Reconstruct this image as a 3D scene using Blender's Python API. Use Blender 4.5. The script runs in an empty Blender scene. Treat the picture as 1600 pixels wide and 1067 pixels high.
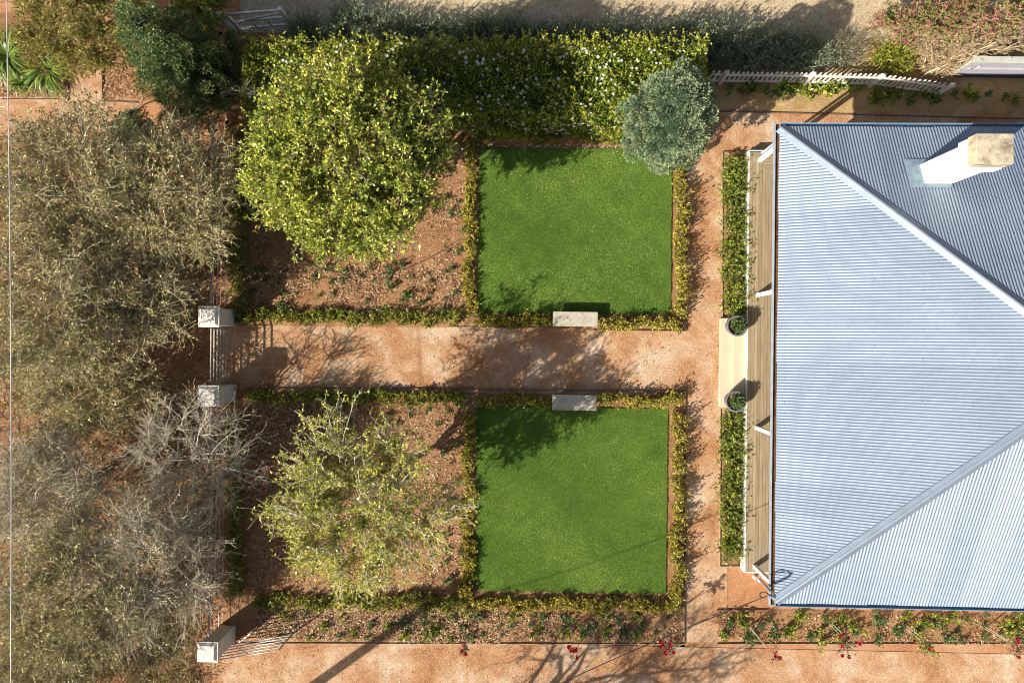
import bpy, math, random
import numpy as np
from mathutils import Matrix, Vector

# ------------------------------------------------------------------ camera
S = bpy.context.scene
COL = S.collection
FPX, CAMH = 1120.0, 21.7
TILT, ROLL = 30.0/FPX, 0.0105
cam = bpy.data.cameras.new('camera'); camo = bpy.data.objects.new('camera', cam); COL.objects.link(camo)
cam.sensor_width = 36.0; cam.lens = 36.0*FPX/1600.0; cam.clip_end = 2000; cam.clip_start = 0.1
camo.location = (0, 0, CAMH); camo.rotation_euler = (0, TILT, ROLL)
S.camera = camo
# ------------------------------------------------------------------ sky, sun, exposure
SUN_EL, SUN_AZ = math.radians(36.0), math.radians(36.2)     # SUN_AZ: heading of the shadows, from +x towards +y
w = bpy.data.worlds.new('World'); S.world = w; w.use_nodes = True
nt = w.node_tree; bg = nt.nodes['Background']
sky = nt.nodes.new('ShaderNodeTexSky'); sky.sky_type = 'NISHITA'; sky.sun_disc = False
sky.sun_elevation = SUN_EL; sky.dust_density = 2.5; sky.ozone_density = .6; sky.air_density = .9
sky.sun_rotation = math.pi/2 - (SUN_AZ + math.pi)
nt.links.new(sky.outputs[0], bg.inputs[0]); bg.inputs[1].default_value = 0.066
sl = bpy.data.lights.new('sun', 'SUN'); sl.energy = 5.0; sl.angle = math.radians(0.5); sl.color = (1.0, 0.93, 0.82)
so = bpy.data.objects.new('sun', sl); COL.objects.link(so)
so.rotation_euler = Vector((math.cos(SUN_AZ)*math.cos(SUN_EL), math.sin(SUN_AZ)*math.cos(SUN_EL), -math.sin(SUN_EL))).to_track_quat('-Z', 'Y').to_euler()
so.location = (-15, -12, 20)
S.view_settings.view_transform = 'Standard'; S.view_settings.look = 'None'
S.view_settings.exposure = 0.62; S.view_settings.gamma = 1.0; S.view_settings.use_curve_mapping = False
S.render.engine = 'CYCLES'
S.cycles.max_bounces = 6; S.cycles.diffuse_bounces = 2; S.cycles.glossy_bounces = 2; S.cycles.transmission_bounces = 3; S.cycles.filter_width = 1.0

# ------------------------------------------------------------------ helpers
RNG = np.random.default_rng(11)
random.seed(5)
_R = Matrix.Rotation(ROLL, 3, 'Z') @ Matrix.Rotation(TILT, 3, 'Y')
def G(px, py, z=0.0):
    """photo pixel -> place in the garden at height z (metres)"""
    d = _R @ Vector(((px-800)/FPX, (533.5-py)/FPX, -1.0))
    t = (CAMH - z)/(-d.z)
    return d.x*t, d.y*t
def G3(px, py, z=0.0):
    x, y = G(px, py, z); return np.array([x, y, z])
def rect(px0, py0, px1, py1, z=0.0):
    a = [G(px0, py0, z), G(px1, py0, z), G(px0, py1, z), G(px1, py1, z)]
    return ((a[0][0]+a[2][0])/2, (a[1][0]+a[3][0])/2, (a[2][1]+a[3][1])/2, (a[0][1]+a[1][1])/2)   # x0,x1,y0,y1
def unit(v):
    return v/np.maximum(np.linalg.norm(v, axis=-1, keepdims=True), 1e-9)

def mesh(name, V, F, mat, rnd=None, smooth=False):
    V = np.asarray(V, dtype=np.float32).reshape(-1, 3); F = np.asarray(F, dtype=np.int32)
    me = bpy.data.meshes.new(name)
    n, k = F.shape
    me.vertices.add(len(V)); me.vertices.foreach_set('co', V.ravel())
    me.loops.add(n*k); me.loops.foreach_set('vertex_index', F.ravel())
    me.polygons.add(n); me.polygons.foreach_set('loop_start', np.arange(0, n*k, k, dtype=np.int32))
    if rnd is not None:
        a = me.attributes.new('rnd', 'FLOAT', 'POINT'); a.data.foreach_set('value', np.asarray(rnd, dtype=np.float32))
    me.update(calc_edges=True); me.validate()
    if smooth: me.polygons.foreach_set('use_smooth', np.ones(len(me.polygons), dtype=bool))
    if mat: me.materials.append(mat)
    return me
def link(name, me, parent=None, loc=(0, 0, 0), rz=0.0, sc=None):
    o = bpy.data.objects.new(name, me); COL.objects.link(o)
    o.location = loc; o.rotation_euler = (0, 0, rz)
    if sc: o.scale = sc if hasattr(sc, '__len__') else (sc, sc, sc)
    if parent: o.parent = parent
    return o
def tag(o, label=None, cat=None, group=None, kind=None):
    if label: o['label'] = label
    if cat: o['category'] = cat
    if group: o['group'] = group
    if kind: o['kind'] = kind
    return o
def thing(name, loc, label, cat, group=None, rz=0.0):
    o = link(name, None, None, loc, rz); o.empty_display_size = 0.2
    return tag(o, label, cat, group)
def copy_tree(o, parent=None):
    c = o.copy(); COL.objects.link(c); c.parent = parent
    for ch in list(o.children): copy_tree(ch, c)
    return c

class MB:
    """collects boxes, prisms, tubes -> one mesh (polygons of any size)"""
    def __init__(s): s.v = []; s.f = []
    def add(s, vs, fs):
        b = len(s.v); s.v += [tuple(map(float, v)) for v in vs]; s.f += [tuple(b+i for i in f) for f in fs]; return s
    def box(s, x0, x1, y0, y1, z0, z1):
        return s.prism([(x0, y0), (x1, y0), (x1, y1), (x0, y1)], z0, z1)
    def prism(s, poly, z0, z1, taper=None):
        n = len(poly)
        top = poly if taper is None else taper
        vs = [(x, y, z0) for x, y in poly] + [(x, y, z1) for x, y in top]
        fs = [tuple(reversed(range(n))), tuple(range(n, 2*n))] + [(i, (i+1) % n, n+(i+1) % n, n+i) for i in range(n)]
        return s.add(vs, fs)
    def bar(s, a, b, w, h):
        """box beam from a to b, w across (level), h the other way"""
        a = Vector(a); b = Vector(b); t = (b-a).normalized()
        up = Vector((0, 0, 1)) if abs(t.z) < .95 else Vector((0, 1, 0))
        u = t.cross(up).normalized()*w/2; v = u.cross(t).normalized()*h/2
        vs = [a-u-v, a+u-v, a+u+v, a-u+v, b-u-v, b+u-v, b+u+v, b-u+v]
        return s.add(vs, [(0, 1, 2, 3), (7, 6, 5, 4), (0, 4, 5, 1), (1, 5, 6, 2), (2, 6, 7, 3), (3, 7, 4, 0)])
    def tube(s, pts, r, n=8):
        pts = [Vector(p) for p in pts]; rings = []
        rs = r if hasattr(r, '__len__') else [r]*len(pts)
        for i, p in enumerate(pts):
            t = (pts[min(i+1, len(pts)-1)]-pts[max(i-1, 0)]).normalized()
            up = Vector((0, 0, 1)) if abs(t.z) < .9 else Vector((1, 0, 0))
            u = t.cross(up).normalized(); v = u.cross(t)
            rings.append([p+(u*math.cos(a)+v*math.sin(a))*rs[i] for a in [2*math.pi*j/n for j in range(n)]])
        vs = [q for r_ in rings for q in r_]; fs = []
        for i in range(len(pts)-1):
            for j in range(n): fs.append((i*n+j, i*n+(j+1) % n, (i+1)*n+(j+1) % n, (i+1)*n+j))
        fs.append(tuple(range(n))); fs.append(tuple((len(pts)-1)*n+j for j in reversed(range(n))))
        return s.add(vs, fs)
    def lathe(s, prof, n=28, c=(0, 0, 0)):
        vs = []; fs = []
        for (r, z) in prof:
            for j in range(n):
                a = 2*math.pi*j/n; vs.append((c[0]+r*math.cos(a), c[1]+r*math.sin(a), c[2]+z))
        for i in range(len(prof)-1):
            for j in range(n): fs.append((i*n+j, i*n+(j+1) % n, (i+1)*n+(j+1) % n, (i+1)*n+j))
        return s.add(vs, fs)
    def me(s, name, mat, bevel=0, smooth=False):
        m = bpy.data.meshes.new(name); m.from_pydata(s.v, [], s.f); m.update()
        if mat: m.materials.append(mat)
        if bevel:
            import bmesh
            bm = bmesh.new(); bm.from_mesh(m)
            bmesh.ops.bevel(bm, geom=bm.edges[:], offset=bevel, segments=2, affect='EDGES', profile=.6)
            bm.to_mesh(m); bm.free()
        if smooth:
            for p in m.polygons: p.use_smooth = True
        return m
    def build(s, name, mat, parent=None, loc=(0, 0, 0), bevel=0, smooth=False):
        return link(name, s.me(name, mat, bevel, smooth), parent, loc)

# ------------------------------------------------------------------ materials
def mk(name):
    m = bpy.data.materials.new(name); m.use_nodes = True
    t = m.node_tree
    return m, t, t.nodes['Principled BSDF'], t.nodes['Material Output']
def ramp(t, stops, interp='LINEAR'):
    r = t.nodes.new('ShaderNodeValToRGB'); cr = r.color_ramp; cr.interpolation = interp
    while len(cr.elements) > 1: cr.elements.remove(cr.elements[-1])
    cr.elements[0].position = stops[0][0]; cr.elements[0].color = (*stops[0][1], 1)
    for p, c in stops[1:]:
        e = cr.elements.new(p); e.color = (*c, 1)
    return r
def noise(t, scale, detail=4, rough=.6, vec=None, dist=0.0):
    n = t.nodes.new('ShaderNodeTexNoise'); n.inputs['Scale'].default_value = scale
    n.inputs['Detail'].default_value = detail; n.inputs['Roughness'].default_value = rough; n.inputs['Distortion'].default_value = dist
    if vec: t.links.new(vec, n.inputs['Vector'])
    return n
def mix(t, a, b, fac, mode='MIX'):
    n = t.nodes.new('ShaderNodeMix'); n.data_type = 'RGBA'; n.blend_type = mode
    for sock, val in ((n.inputs[6], a), (n.inputs[7], b), (n.inputs[0], fac)):
        if hasattr(val, 'is_output'): t.links.new(val, sock)
        elif hasattr(val, '__len__'): sock.default_value = (*val, 1)
        else: sock.default_value = val
    return n.outputs[2]
def bump(t, b, h, strength, dist):
    n = t.nodes.new('ShaderNodeBump'); n.inputs['Strength'].default_value = strength; n.inputs['Distance'].default_value = dist
    t.links.new(h, n.inputs['Height']); t.links.new(n.outputs[0], b.inputs['Normal'])
def pos(t):
    return t.nodes.new('ShaderNodeNewGeometry').outputs['Position']

def earth_mat(name, big, fine, s_big=.5, s_fine=45, bs=.6, bd=.02, speck=None, stretch=None, rough=.95):
    m, t, b, o = mk(name); P = pos(t)
    v = P
    if stretch:
        mp = t.nodes.new('ShaderNodeMapping'); t.links.new(P, mp.inputs[0]); mp.inputs['Scale'].default_value = stretch; v = mp.outputs[0]
    n1 = noise(t, s_big, 6, .62, v, .4); r1 = ramp(t, big); t.links.new(n1.outputs[0], r1.inputs[0])
    n2 = noise(t, s_fine, 3, .75, P); r2 = ramp(t, fine); t.links.new(n2.outputs[0], r2.inputs[0])
    c = mix(t, r1.outputs[0], r2.outputs[0], 1.0, 'MULTIPLY')
    n4 = noise(t, 3.2, 5, .7, P, .8); r4 = ramp(t, [(.3, (.80, .78, .76)), (.7, (1.12, 1.12, 1.12))]); t.links.new(n4.outputs[0], r4.inputs[0])
    c = mix(t, c, r4.outputs[0], 1.0, 'MULTIPLY')
    if speck:
        vo = t.nodes.new('ShaderNodeTexVoronoi'); vo.inputs['Scale'].default_value = speck[0]; t.links.new(P, vo.inputs['Vector'])
        rr = ramp(t, speck[1], 'CONSTANT'); t.links.new(vo.outputs['Color'], rr.inputs[0])
        vd = ramp(t, [(.25, (1, 1, 1)), (.55, (0, 0, 0))]); t.links.new(vo.outputs['Distance'], vd.inputs[0])
        f = t.nodes.new('ShaderNodeMath'); f.operation = 'MULTIPLY'; f.inputs[1].default_value = speck[2]
        t.links.new(vd.outputs[0], f.inputs[0])
        c = mix(t, c, rr.outputs[0], f.outputs[0])
    t.links.new(c, b.inputs['Base Color']); b.inputs['Roughness'].default_value = rough
    b.inputs['Specular IOR Level'].default_value = .15
    bump(t, b, n2.outputs[0], bs, bd)
    return m
def paint_mat(name, col, rough=.6, var=.10, scale=6, metallic=0, spec=.4, fine=60, bs=.15):
    m, t, b, o = mk(name)
    tc = t.nodes.new('ShaderNodeTexCoord').outputs['Object']
    n1 = noise(t, scale, 6, .65, tc); r1 = ramp(t, [(.3, tuple(c*(1-var*1.6) for c in col)), (.55, col), (.75, tuple(min(1, c*(1+var*.6)) for c in col))]); t.links.new(n1.outputs[0], r1.inputs[0])
    t.links.new(r1.outputs[0], b.inputs['Base Color'])
    b.inputs['Roughness'].default_value = rough; b.inputs['Metallic'].default_value = metallic; b.inputs['Specular IOR Level'].default_value = spec
    n2 = noise(t, fine, 3, .6, tc); bump(t, b, n2.outputs[0], bs, .005)
    return m
def leaf_mat(name, stops, rough=.45, transl=.3, spec=.4, tint=(1.25, 1.2, .55), k=1.6):
    stops = [(p, tuple(min(.85, v*k) for v in c)) for p, c in stops]
    m, t, b, o = mk(name)
    at = t.nodes.new('ShaderNodeAttribute'); at.attribute_name = 'rnd'
    r = ramp(t, stops); t.links.new(at.outputs['Fac'], r.inputs[0])
    t.links.new(r.outputs[0], b.inputs['Base Color']); b.inputs['Roughness'].default_value = rough; b.inputs['Specular IOR Level'].default_value = spec
    if transl > 0:
        tr = t.nodes.new('ShaderNodeBsdfTranslucent')
        t.links.new(mix(t, r.outputs[0], tint, 1.0, 'MULTIPLY'), tr.inputs[0])
        ms = t.nodes.new('ShaderNodeMixShader'); ms.inputs[0].default_value = transl
        t.links.new(b.outputs[0], ms.inputs[1]); t.links.new(tr.outputs[0], ms.inputs[2]); t.links.new(ms.outputs[0], o.inputs[0])
    return m

M = {}
M['ground'] = earth_mat('red_earth', [(.30, (.42, .175, .070)), (.50, (.51, .245, .115)), (.66, (.57, .33, .185))], [(.25, (.62, .58, .54)), (.5, (1, 1, 1)), (.75, (1.28, 1.28, 1.28))], .42, 34, .9, .03,
                        speck=(26, [(0, (.52, .33, .2)), (.4, (.62, .46, .33)), (.7, (.35, .18, .09)), (.85, (.66, .55, .45))], .35))
M['path'] = earth_mat('path_gravel', [(.33, (.39, .175, .07)), (.45, (.50, .265, .13)), (.55, (.59, .38, .23)), (.68, (.70, .54, .39))], [(.25, (.58, .54, .50)), (.5, (1, 1, 1)), (.75, (1.3, 1.3, 1.3))], .8, 34, 1.0, .03,
                      speck=(24, [(0, (.56, .36, .21)), (.35, (.70, .54, .39)), (.7, (.36, .18, .08)), (.9, (.76, .66, .54))], .42))
M['yard'] = earth_mat('yard_gravel', [(.32, (.47, .27, .14)), (.5, (.56, .37, .22)), (.66, (.62, .46, .32))], [(.25, (.62, .58, .54)), (.5, (1, 1, 1)), (.75, (1.25, 1.25, 1.25))], .5, 38, .9, .03,
                      speck=(30, [(0, (.60, .44, .30)), (.4, (.68, .54, .41)), (.75, (.44, .27, .14))], .35), stretch=(.45, 1.3, 1))
M['drive'] = earth_mat('pebble_drive', [(.3, (.54, .41, .25)), (.6, (.68, .55, .36))], [(.25, (.7, .68, .66)), (.6, (1.15, 1.15, 1.15))], .5, 60, 1.0, .03,
                       speck=(21, [(0, (.40, .30, .18)), (.25, (.60, .49, .33)), (.5, (.24, .16, .09)), (.7, (.74, .65, .48)), (.88, (.52, .35, .17))], .95))
M['soil'] = earth_mat('bed_soil', [(.3, (.29, .14, .06)), (.5, (.40, .21, .10)), (.7, (.49, .29, .16))], [(.25, (.5, .48, .46)), (.5, (1, 1, 1)), (.75, (1.35, 1.3, 1.25))], .8, 30, 1.0, .05,
                      speck=(22, [(0, (.40, .22, .11)), (.4, (.54, .35, .20)), (.75, (.20, .10, .05)), (.9, (.64, .50, .34))], .45))
M['mulch'] = earth_mat('straw_mulch', [(.3, (.52, .34, .15)), (.6, (.66, .47, .24))], [(.25, (.55, .52, .5)), (.5, (1, 1, 1)), (.75, (1.35, 1.3, 1.2))], .8, 42, 1.0, .05,
                       speck=(30, [(0, (.38, .24, .11)), (.45, (.56, .41, .22)), (.8, (.22, .13, .06))], .5))
M['turf'] = earth_mat('turf_mat', [(.3, (.07, .145, .018)), (.7, (.12, .21, .027))], [(.3, (.6, .6, .6)), (.7, (1.2, 1.2, 1.2))], 1.2, 60, 1.0, .02)
M['white'] = paint_mat('white_paint', (.80, .80, .78), .5, .06)
M['render'] = paint_mat('white_render', (.84, .83, .80), .8, .05, 3)
M['pillar'] = paint_mat('limewashed_stone', (.70, .67, .60), .85, .22, 9, bs=.5, fine=25)
M['capstone'] = paint_mat('stained_capstone', (.52, .44, .31), .9, .42, 5.5, bs=.4, fine=30)
M['bench'] = paint_mat('bench_stone', (.47, .43, .335), .9, .22, 7, bs=.4, fine=40)
M['step'] = paint_mat('cream_stone', (.58, .49, .355), .8, .06, 4)
M['deck'] = None
M['pot'] = paint_mat('grey_pot', (.16, .17, .19), .6, .15, 7)
M['edge'] = paint_mat('rusty_edging', (.20, .13, .09), .8, .3, 8)
M['edgepale'] = paint_mat('timber_edging', (.42, .31, .22), .9, .3, 8)
M['gutter'] = paint_mat('blue_gutter', (.20, .31, .43), .45, .15, 5)
M['gutterlip'] = paint_mat('grey_gutter', (.34, .39, .45), .45, .15, 5)
M['flash'] = paint_mat('lead_flashing', (.27, .37, .44), .5, .25, 6)
M['wire'] = paint_mat('black_cable', (.03, .03, .035), .5)
M['palewire'] = paint_mat('pale_cable', (.72, .71, .68), .5)
M['steel'] = paint_mat('galvanised_steel', (.42, .42, .42), .4, .2, metallic=.6)
M['rail'] = paint_mat('weathered_rail', (.44, .38, .31), .85, .25, 10)
M['dark'] = paint_mat('dark_void', (.05, .05, .05), .8)
M['pole'] = paint_mat('pole_timber', (.22, .17, .13), .9, .2)
M['panel'] = paint_mat('shaded_white_panel', (.46, .45, .50), .6, .08)  # white boards standing in shade, the lilac shade put into the colour
M['frame'] = paint_mat('frame_paint', (.50, .51, .45), .7, .15)
M['navy'] = paint_mat('navy_blue', (.045, .06, .10), .5, .2)
M['picket'] = paint_mat('picket_paint', (.70, .67, .62), .7, .22, 14)
M['hose'] = paint_mat('irrigation_pipe', (.02, .03, .035), .5)
M['debris'] = earth_mat('gutter_leaves', [(.3, (.10, .045, .02)), (.6, (.24, .12, .05))], [(.3, (.5, .5, .5)), (.7, (1.3, 1.3, 1.3))], 5, 50, 1, .03)
M['bark'] = paint_mat('grey_bark', (.30, .26, .21), .9, .3, 12, bs=.5)
M['twig'] = paint_mat('pale_twig', (.72, .64, .51), .85, .25, 3)
M['twigg'] = paint_mat('grey_twig', (.64, .57, .46), .85, .25, 3)
M['twigm'] = paint_mat('olive_twig', (.52, .44, .32), .85, .25, 3)
M['twigb'] = paint_mat('brown_twig', (.30, .22, .15), .85, .25, 3)
M['dry'] = paint_mat('dry_branch', (.58, .44, .28), .85, .25, 3)
M['cane'] = paint_mat('rose_cane', (.45, .36, .22), .8, .2, 5)

def roof_mat():
    m, t, b, o = mk('galvanised_roof')
    tc = t.nodes.new('ShaderNodeTexCoord').outputs['Object']
    n1 = noise(t, .7, 6, .6, tc); r1 = ramp(t, [(.3, (.240, .300, .378)), (.55, (.278, .340, .418)), (.75, (.31, .37, .445))]); t.links.new(n1.outputs[0], r1.inputs[0])
    oi = t.nodes.new('ShaderNodeObjectInfo'); r2 = ramp(t, [(0, (.87, .885, .91)), (1, (1.06, 1.05, 1.04))]); t.links.new(oi.outputs['Random'], r2.inputs[0])
    c = mix(t, r1.outputs[0], r2.outputs[0], 1.0, 'MULTIPLY')
    n3 = noise(t, 9, 5, .7, tc); r3 = ramp(t, [(.35, (.90, .90, .91)), (.6, (1, 1, 1))]); t.links.new(n3.outputs[0], r3.inputs[0])
    c = mix(t, c, r3.outputs[0], 1.0, 'MULTIPLY')
    t.links.new(c, b.inputs['Base Color']); b.inputs['Roughness'].default_value = .42; b.inputs['Metallic'].default_value = .15
    return m
M['roof'] = roof_mat()
M['cap'] = paint_mat('cap_metal', (.215, .265, .335), .45, .10, 3, .15)
def deck_mat():
    m, t, b, o = mk('weathered_decking')
    tc = t.nodes.new('ShaderNodeTexCoord').outputs['Object']
    mp = t.nodes.new('ShaderNodeMapping'); mp.inputs['Scale'].default_value = (9, .6, 1); t.links.new(tc, mp.inputs[0])
    n1 = noise(t, 3, 6, .7, mp.outputs[0]); r1 = ramp(t, [(.3, (.23, .175, .105)), (.55, (.33, .26, .165)), (.75, (.40, .33, .22))]); t.links.new(n1.outputs[0], r1.inputs[0])
    oi = t.nodes.new('ShaderNodeObjectInfo'); r2 = ramp(t, [(0, (.82, .80, .78)), (1, (1.12, 1.1, 1.06))]); t.links.new(oi.outputs['Random'], r2.inputs[0])
    t.links.new(mix(t, r1.outputs[0], r2.outputs[0], 1.0, 'MULTIPLY'), b.inputs['Base Color']); b.inputs['Roughness'].default_value = .85
    bump(t, b, n1.outputs[0], .3, .004)
    return m
M['deck'] = deck_mat()

L = {}
L['tree'] = leaf_mat('green_tree_leaf', [(0, (.03, .055, .010)), (.25, (.12, .165, .024)), (.55, (.28, .325, .05)), (.85, (.48, .49, .09)), (.96, (.58, .52, .14)), (1, (.46, .26, .05))], .36, .2)
L['tree2'] = leaf_mat('yellow_green_tree_leaf', [(0, (.04, .055, .010)), (.25, (.15, .175, .022)), (.55, (.32, .33, .042)), (.85, (.50, .46, .08)), (.96, (.58, .52, .14)), (1, (.40, .17, .04))], .36, .2)
L['grey'] = leaf_mat('grey_olive_leaf', [(0, (.04, .04, .014)), (.35, (.14, .135, .042)), (.65, (.28, .26, .085)), (.9, (.52, .45, .20)), (1, (.46, .26, .08))], .5, .14, k=1.65)
L['greyb'] = leaf_mat('pale_grey_olive_leaf', [(0, (.05, .045, .025)), (.4, (.16, .145, .07)), (.75, (.33, .30, .17)), (1, (.54, .48, .28))], .5, .14, k=1.6)
L['camellia'] = leaf_mat('camellia_leaf', [(0, (.02, .045, .008)), (.4, (.08, .115, .014)), (.75, (.20, .225, .03)), (1, (.36, .33, .06))], .35, .22, k=1.7)
L['box'] = leaf_mat('low_hedge_leaf', [(0, (.03, .045, .008)), (.4, (.115, .14, .018)), (.75, (.24, .24, .035)), (1, (.40, .32, .07))], .42, .18)
L['boxy'] = leaf_mat('low_hedge_yellow_leaf', [(0, (.045, .05, .008)), (.4, (.18, .175, .022)), (.75, (.34, .285, .04)), (1, (.50, .34, .08))], .42, .18)
L['shrub'] = leaf_mat('garden_shrub_leaf', [(0, (.02, .04, .006)), (.4, (.09, .13, .015)), (.75, (.20, .24, .03)), (1, (.38, .36, .06))], .4, .18, k=1.6)
L['rose'] = leaf_mat('rose_leaf', [(0, (.02, .05, .018)), (.5, (.055, .105, .035)), (.85, (.12, .18, .05)), (1, (.25, .22, .05))], .45, .2)
L['roser'] = leaf_mat('dark_red_rose_leaf', [(0, (.05, .035, .02)), (.45, (.12, .05, .04)), (.75, (.10, .11, .03)), (1, (.26, .05, .06))], .45, .2)
L['lav'] = leaf_mat('lavender_leaf', [(0, (.06, .10, .062)), (.5, (.135, .195, .12)), (.85, (.22, .285, .18)), (1, (.34, .37, .22))], .6, .2, k=1.6)
L['sant'] = leaf_mat('silver_shrub_leaf', [(0, (.16, .19, .11)), (.5, (.28, .31, .20)), (1, (.42, .44, .30))], .6, .2, k=1.2)
L['blue'] = leaf_mat('blue_conifer_leaf', [(0, (.015, .035, .016)), (.4, (.10, .155, .085)), (.75, (.205, .27, .155)), (1, (.33, .37, .18))], .55, .1, .25, (1.1, 1.1, .8), k=1.25)
L['cyp'] = leaf_mat('dark_cypress_leaf', [(0, (.010, .025, .010)), (.4, (.065, .105, .042)), (.75, (.15, .195, .08)), (1, (.31, .31, .10))], .55, .12, .25, (1.1, 1.1, .8), k=1.8)
L['straw'] = leaf_mat('olive_shrub_leaf', [(0, (.07, .075, .018)), (.4, (.16, .155, .03)), (.75, (.27, .25, .05)), (1, (.36, .30, .09))], .5, .25)
L['strap'] = leaf_mat('strap_leaf', [(0, (.035, .07, .012)), (.5, (.09, .15, .022)), (1, (.20, .25, .04))], .35, .2)
L['bright'] = leaf_mat('bright_shrub_leaf', [(0, (.06, .09, .008)), (.5, (.17, .20, .02)), (1, (.33, .32, .04))], .4, .3)
L['pink'] = leaf_mat('pink_shrub_leaf', [(0, (.05, .08, .014)), (.35, (.13, .17, .028)), (.60, (.26, .27, .06)), (.66, (.28, .19, .08)), (.72, (.36, .035, .085)), (1, (.56, .11, .24))], .5, .25, tint=(1, 1, 1), k=1.35)
L['dryleaf'] = leaf_mat('dry_leaf', [(0, (.24, .17, .08)), (.5, (.42, .31, .16)), (1, (.60, .48, .28))], .7, .2, tint=(1, 1, 1), k=1.1)
L['litter'] = leaf_mat('fallen_leaf', [(0, (.08, .035, .015)), (.3, (.24, .115, .05)), (.5, (.36, .20, .09)), (.72, (.52, .35, .19)), (.9, (.64, .50, .32)), (1, (.70, .60, .44))], .7, .1, tint=(1, 1, 1), k=1.0)
L['red'] = leaf_mat('red_petal', [(0, (.30, .008, .018)), (1, (.62, .02, .05))], .5, .2, tint=(1, 1, 1), k=1)
L['petal'] = leaf_mat('white_petal', [(0, (.66, .64, .56)), (1, (.85, .84, .80))], .6, .25, tint=(1, 1, 1), k=1)
L['grass'] = leaf_mat('grass_blade', [(0, (.058, .105, .022)), (.4, (.118, .188, .036)), (.75, (.185, .258, .056)), (.93, (.26, .31, .08)), (1, (.40, .37, .14))], .55, .22, k=2.0)

# ------------------------------------------------------------------ foliage arrays
def leaf_arrays(P, D, Lg, W, rg, up=.38, fold=.15):
    n = len(P); D = unit(D)
    N = unit(rg.normal(size=(n, 3)) + np.array([0, 0, up*2]))
    Sd = unit(np.cross(D, N)); N = np.cross(Sd, D)
    Lg = np.broadcast_to(Lg, n)[:, None]; W = np.broadcast_to(W, n)[:, None]
    mid = P + D*Lg*.48 + N*W*fold
    V = np.stack([P, mid+Sd*W*.5, P+D*Lg, mid-Sd*W*.5], 1)
    F = np.arange(4*n).reshape(n, 4)
    return V.reshape(-1, 3), F
def blend(*parts):
    vs, fs, rs, b = [], [], [], 0
    for V, F, r in parts:
        vs.append(V); fs.append(F+b); rs.append(r); b += len(V)
    return np.concatenate(vs), np.concatenate(fs), np.concatenate(rs)
def tubes(P, R, sides=3):
    """P (n,k,3), R (n,k)"""
    n, k, _ = P.shape
    T = np.empty_like(P); T[:, 1:-1] = P[:, 2:]-P[:, :-2]; T[:, 0] = P[:, 1]-P[:, 0]; T[:, -1] = P[:, -1]-P[:, -2]
    T = unit(T); ref = np.where(np.abs(T[..., 2:3]) < .9, np.array([0, 0, 1.]), np.array([1., 0, 0]))
    U = unit(np.cross(T, ref)); Vv = np.cross(T, U)
    a = np.arange(sides)*2*math.pi/sides
    ring = P[:, :, None, :] + R[:, :, None, None]*(U[:, :, None, :]*np.cos(a)[None, None, :, None] + Vv[:, :, None, :]*np.sin(a)[None, None, :, None])
    idx = np.arange(n*k*sides).reshape(n, k, sides); nx = np.roll(idx, -1, 2)
    F = np.stack([idx[:, :-1], nx[:, :-1], nx[:, 1:], idx[:, 1:]], -1).reshape(-1, 4)
    return ring.reshape(-1, 3), F
def curves(A, B, k, wob, rg, lift=0.0):
    t = np.linspace(0, 1, k)[None, :, None]
    ln = np.linalg.norm(B-A, axis=1)[:, None, None]
    P = A[:, None]*(1-t) + B[:, None]*t
    off = rg.normal(size=(len(A), 1, 3))*wob*ln; off[..., 2] += lift*ln[..., 0]
    P = P + off*4*t*(1-t)*.5
    j = rg.normal(size=P.shape)*wob*.25*ln; j[:, 0] = 0; j[:, -1] = 0
    return P + j
def lumps(rg, n=7, amp=.22):
    D = unit(rg.normal(size=(n, 3))); fr = rg.uniform(2, 5, n); ph = rg.uniform(0, 6.28, n)
    def f(d): return 1 + amp*np.mean(np.sin(fr[None]*(d @ D.T)*2.2+ph[None]), axis=1)*2
    return f

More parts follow.
